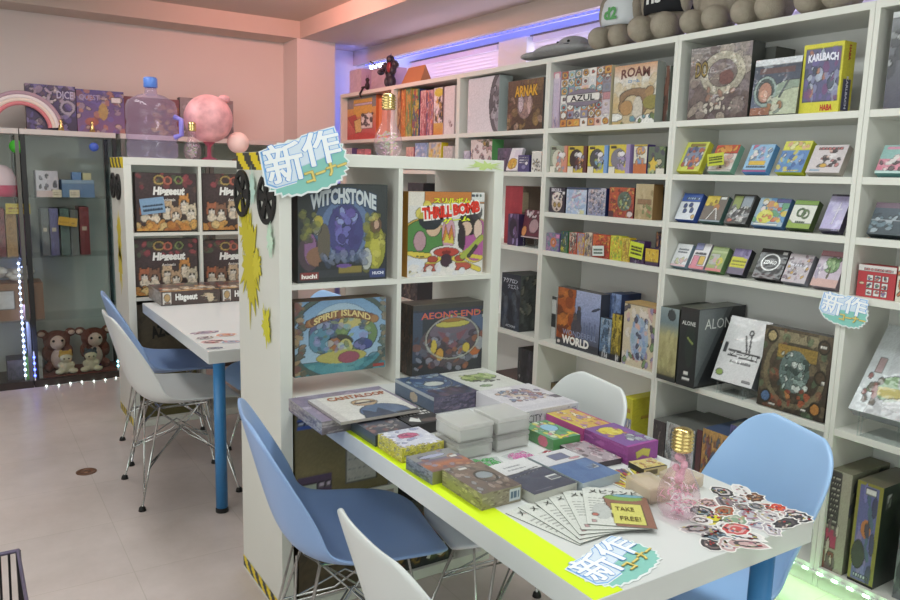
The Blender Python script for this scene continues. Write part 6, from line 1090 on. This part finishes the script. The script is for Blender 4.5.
a = Art(40, 40).g('#6a2c38', '#7a3844').b(4, 50, ['#a8763a', '#c89a4a', '#5a2028', '#8a4a40'], (.5, 0, 1, .85), (.03, .08), .8)
carton('dark red and gold game behind the water bottle', Matrix.Translation((1.16, 5.56, 1.6325)), .36, .25, .07, {'front': a}, (), '#5a2630', 'board game', 'games on top of the cabinets')
a = Art(40, 40).g('#7a7078', '#8f868c').b(5, 50, ['#a8a0a8', '#5a5058', '#c0b8c0', '#8a6a70'], (0, 0, 1, 1), (.03, .08), .8)
carton('grey painted game behind the pink marbled ball', Matrix.Translation((1.53, 5.56, 1.6325)), .37, .27, .07, {'front': a}, (), '#5a5058', 'board game', 'games on top of the cabinets')
def arch(label, x, y, z, rad, yaw=0, a0=5, a1=175):
    t = thing('rainbow_arch', label, 'decoration', (x, y, z), R(yaw), 'padded rainbow arches')
    for k, c in enumerate(('#d8838a', '#e9d8cc', '#ede2e2', '#b89aa8')):
        r = rad+.021*k; MB().tube([(r*math.cos(R(q)), 0, r*math.sin(R(q))) for q in np.linspace(a0, a1, 22)], .013, 10).build('band', mat('arch_'+c[1:], c, .7), t)
arch('padded pastel rainbow arch on top of the left cabinet', .38, 5.50, 1.634, .155)
arch('padded pastel rainbow arch behind the pale pink globe', 1.46, 5.48, 1.634, .10, 0, 5, 120)
for k, (x, lb) in enumerate(((.59, 'small gold figurine on the cabinets at the foot of the arch'), (.77, 'small gold toy car-like ornament before the purple and orange game'))):
    MB().lathe([(0, 0), (.018, 0), (.014, .03), (.006, .04), (.012, .055), (.004, .07), (0, .072)], 14).build('gold_ornament', GOLD, loc=(x, 5.455, 1.6325)); tag(bpy.data.objects['gold_ornament' + ('.%03d' % k if k else '')], lb.replace('toy car-like ', ''), 'ornament', 'gold ornaments')

# ================================================================== on top of the wall bookcases
TOP = 2.001
GRP = mat('taupe_plush', '#a3998a', .95, noise=.08, nscale=40, bump=.5); GRP2 = mat('grey_plush', '#9a9a9c', .95, noise=.08, nscale=40, bump=.5)
SHW = mat('white_shirt_cloth', '#dfe4e8', .9); SHB_ = mat('black_shirt_cloth', '#1f2024', .9)
def bear(label, y, yaw, shirt=None, s=1.0):
    body = [((0, 0, .15), (.105, .10, .135)), ((0, 0, .33), (.10, .09, .095)), ((-.062, -.11, .055), (.055, .075, .058)), ((.062, -.11, .055), (.055, .075, .058)), ((-.10, -.03, .19), (.03, .04, .085)), ((.10, -.03, .19), (.03, .04, .085)), ((-.07, 0, .42), (.03, .02, .03)), ((.07, 0, .42), (.03, .02, .03)), ((0, -.08, .31), (.055, .05, .045)), ((0, -.02, .06), (.09, .08, .06))]
    t = plush('plush_animal', label, (2.625, y, TOP), R(-90+yaw), body, GRP, [('eye', EYE_, [((-.035, -.085, .36), .010), ((.035, -.085, .36), .010)]), ('nose', EYE_, [((0, -.128, .325), (.016, .01, .012))])], 'taupe plush animals on the bookcase tops', s, vox=.008)
    if shirt:
        q = MB(); q.lathe([(.112, .115), (.117, .15), (.115, .19), (.105, .235), (.085, .262)], 28, M=Matrix.Diagonal((1, .96, 1, 1))); q.build('shirt', shirt, t, solid=.004)
        q = MB()
        if shirt is SHW:
            fr = (Vector((-.06, -.1175, .125)), Vector((.12, 0, 0)), Vector((0, 0, .07)), Vector((0, -1, 0))); put_text(q, fr, 'd2', .2, .25, .8, 1, '#4f9a54', bold=.05)
        else:
            fr = (Vector((-.06, -.1175, .15)), Vector((.12, 0, 0)), Vector((0, 0, .04)), Vector((0, -1, 0))); put_text(q, fr, 'ns', .2, .1, .8, 1, '#dcdcdc', bold=.03)
        q.build('print', PRINT, t)
bear('taupe plush animal in a white shirt with green print on the bookcase top', 2.645, 8, SHW, .9)
bear('taupe plush animal in a black shirt on the bookcase top', 2.375, 4, SHB_, .98)
bear('taupe plush animal without a shirt, right of the black-shirted one', 2.115, 0, None, .86)
bear('taupe plush animal without a shirt, second from the right on the bookcase top', 1.865, -4, None, .88)
bear('taupe plush animal without a shirt, nearest the right picture edge', 1.60, -8, None, .88)
t = plush('plush_ray', 'flat grey plush sea creature lying over the bookcase front edge', (2.56, 2.98, TOP), R(-90), [((0, 0, .035), (.20, .12, .032)), ((.07, .0, .05), (.09, .08, .045)), ((-.20, -.02, .03), (.10, .06, .02)), ((-.12, .0, .055), (.03, .03, .025)), ((.17, .03, .03), (.06, .05, .02))], GRP2,
          [('eye', EYE_, [((.04, -.075, .06), .007), ((.11, -.07, .06), .007)]), ('mouth', mat('dark_plush', '#5a5a60', .95), [((.075, -.083, .045), (.055, .008, .006))])], vox=.006)
# cartons and the dark figure at the far end
def topbox(label, y0, y1, h, x, depth, col, side, yaw=0):
    carton(label, Matrix.Translation((x, (y0+y1)/2, TOP)) @ Matrix.Rotation(R(-90+yaw), 4, 'Z'), abs(y1-y0), h, depth, {'front': Art(8, 8, col).n(.03)}, (), side, 'carton', 'cartons on the bookcase tops', 'carton')
topbox('pale lilac carton at the far end of the bookcase tops', 5.42, 5.22, .175, 2.56, .18, '#d8bccc', '#c4a8c0')
topbox('second pale lilac carton, right of the first on the bookcase tops', 5.18, 4.90, .165, 2.62, .14, '#cdb4cc', '#bca4bc')
o = MB(); o.add([(0, -.13, 0), (0, .13, 0), (.10, .13, 0), (.10, -.13, 0), (.05, -.11, .12), (.05, .11, .12)], [(0, 1, 2, 3)][::-1] + [(1, 0, 4, 5), (3, 2, 5, 4), (0, 3, 4), (2, 1, 5)])
o = o.build('paper_tent', mat('kraft_board', '#b8805a', .8), loc=(2.56, 4.50, TOP+.0005)); tag(o, 'folded brown kraft board standing like a tent on the bookcase tops', 'paper stand')
FIG = mat('dark_figure_plastic', '#34303c', .45, noise=.3, nscale=25); FR_ = mat('figure_red_plastic', '#8a2c34', .4)
t = thing('armoured_figure', 'dark spiky armoured figure with a long spear on the bookcase tops', 'figurine', (2.53, 4.72, TOP), R(-90))
q = MB()
for c, r in [((0, 0, .10), (.04, .035, .06)), ((0, 0, .18), (.03, .03, .03)), ((-.06, 0, .14), (.035, .03, .03)), ((.06, 0, .14), (.035, .03, .03)), ((-.03, 0, .035), (.022, .03, .04)), ((.03, 0, .035), (.022, .03, .04)), ((-.08, -.03, .10), (.018, .03, .02)), ((.08, -.02, .10), (.02, .025, .03))]: q.ball(c, r, n=12)
q.build('body', FIG, t, remesh=.006)
q = MB(); rn = random.Random(5)
for k in range(12): a = rn.uniform(0, 6.28); q.tube([(math.cos(a)*.03, 0, .15+math.sin(a)*.03), (math.cos(a)*.10, rn.uniform(-.02, .02), .15+math.sin(a)*.075)], [.012, .001], 6)
q.build('spikes', mat('figure_blue_plastic', '#4a4a6a', .4), t); MB().ball((.05, -.035, .12), (.025, .015, .035)).build('shield', FR_, t); MB().tube([(-.24, -.03, .19), (.02, -.04, .085)], .0045, 8).build('spear', mat('dark_wood', '#2f2628', .5), t)
t = thing('horned_figure', 'small dark horned figure sitting on the far bookcase edge', 'figurine', (2.515, 5.03, TOP), R(-90))
q = MB()
for c, r in [((0, 0, .03), (.018, .018, .03)), ((0, 0, .072), (.016, .016, .016)), ((-.03, -.02, .02), (.03, .01, .01)), ((.022, -.02, .03), (.012, .01, .02)), ((-.012, 0, .095), (.004, .004, .014)), ((.012, 0, .095), (.004, .004, .014))]: q.ball(c, r, n=10)
q.build('body', mat('dark_brown_plastic', '#33262c', .5), t, remesh=.004); MB().tube([(-.03, -.02, .015), (-.07, -.025, -.02), (-.06, -.022, -.045)], .007, 8).build('tail', mat('dark_brown_plastic'), t)

# ================================================================== floor: drain and wire basket
o = MB().lathe([(0, .0005), (.045, .0005), (.045, .003), (.034, .003), (.034, .0015), (.012, .0015), (.012, .0035), (0, .0035)], 28).build('floor_drain', mat('rusty_brass', '#7a5844', .5, .4, noise=.2, nscale=30), loc=(.436, 3.765, 0)); tag(o, 'round rusty drain cover in the aisle floor', 'drain cover')
t = thing('wire_basket', 'dark wire basket standing in the lower left corner of the picture', 'wire basket', (-.14, 1.76, 0))
q = MB(); x1, y1 = .213, .225
for z in (.5, .30, .12): q.tube([(-x1, -y1, z), (x1, -y1, z), (x1, y1, z), (-x1, y1, z)], .004 if z < .5 else .0055, 8, closed=True)
q.build('rim', mat('violet_grey_wire', '#6a6078', .4, .4), t); q = MB(); n = 22
for i in range(n+1):
    u = -1+2*i/n
    for sx in (-1, 1): q.tube([(sx*x1, u*y1, .5), (sx*x1*.96, u*y1*.96, .12)], .003, 5); q.tube([(u*x1, sx*y1, .5), (u*x1*.96, sx*y1*.96, .12)], .003, 5)
    q.tube([(u*x1*.96, -y1*.96, .12), (u*x1*.96, y1*.96, .12)], .003, 5)
q.build('mesh_wires', mat('dark_wire', '#3c3c40', .35, .6), t)
for sx in (-1, 1):
    for sy in (-1, 1): MB().tube([(sx*x1, sy*y1, .5), (sx*x1, sy*y1, 0)], .006, 8).build('leg', mat('dark_wire'), t)
MB().box((-.12, -.12, .123), (.12, .12, .30)).build('packed_bag', mat('black_cloth', '#26262c', .9), None, bevel=.03, loc=(-.14, 1.76, .002)); tag(bpy.data.objects['packed_bag'], 'dark cloth bundle inside the wire basket', 'bag')
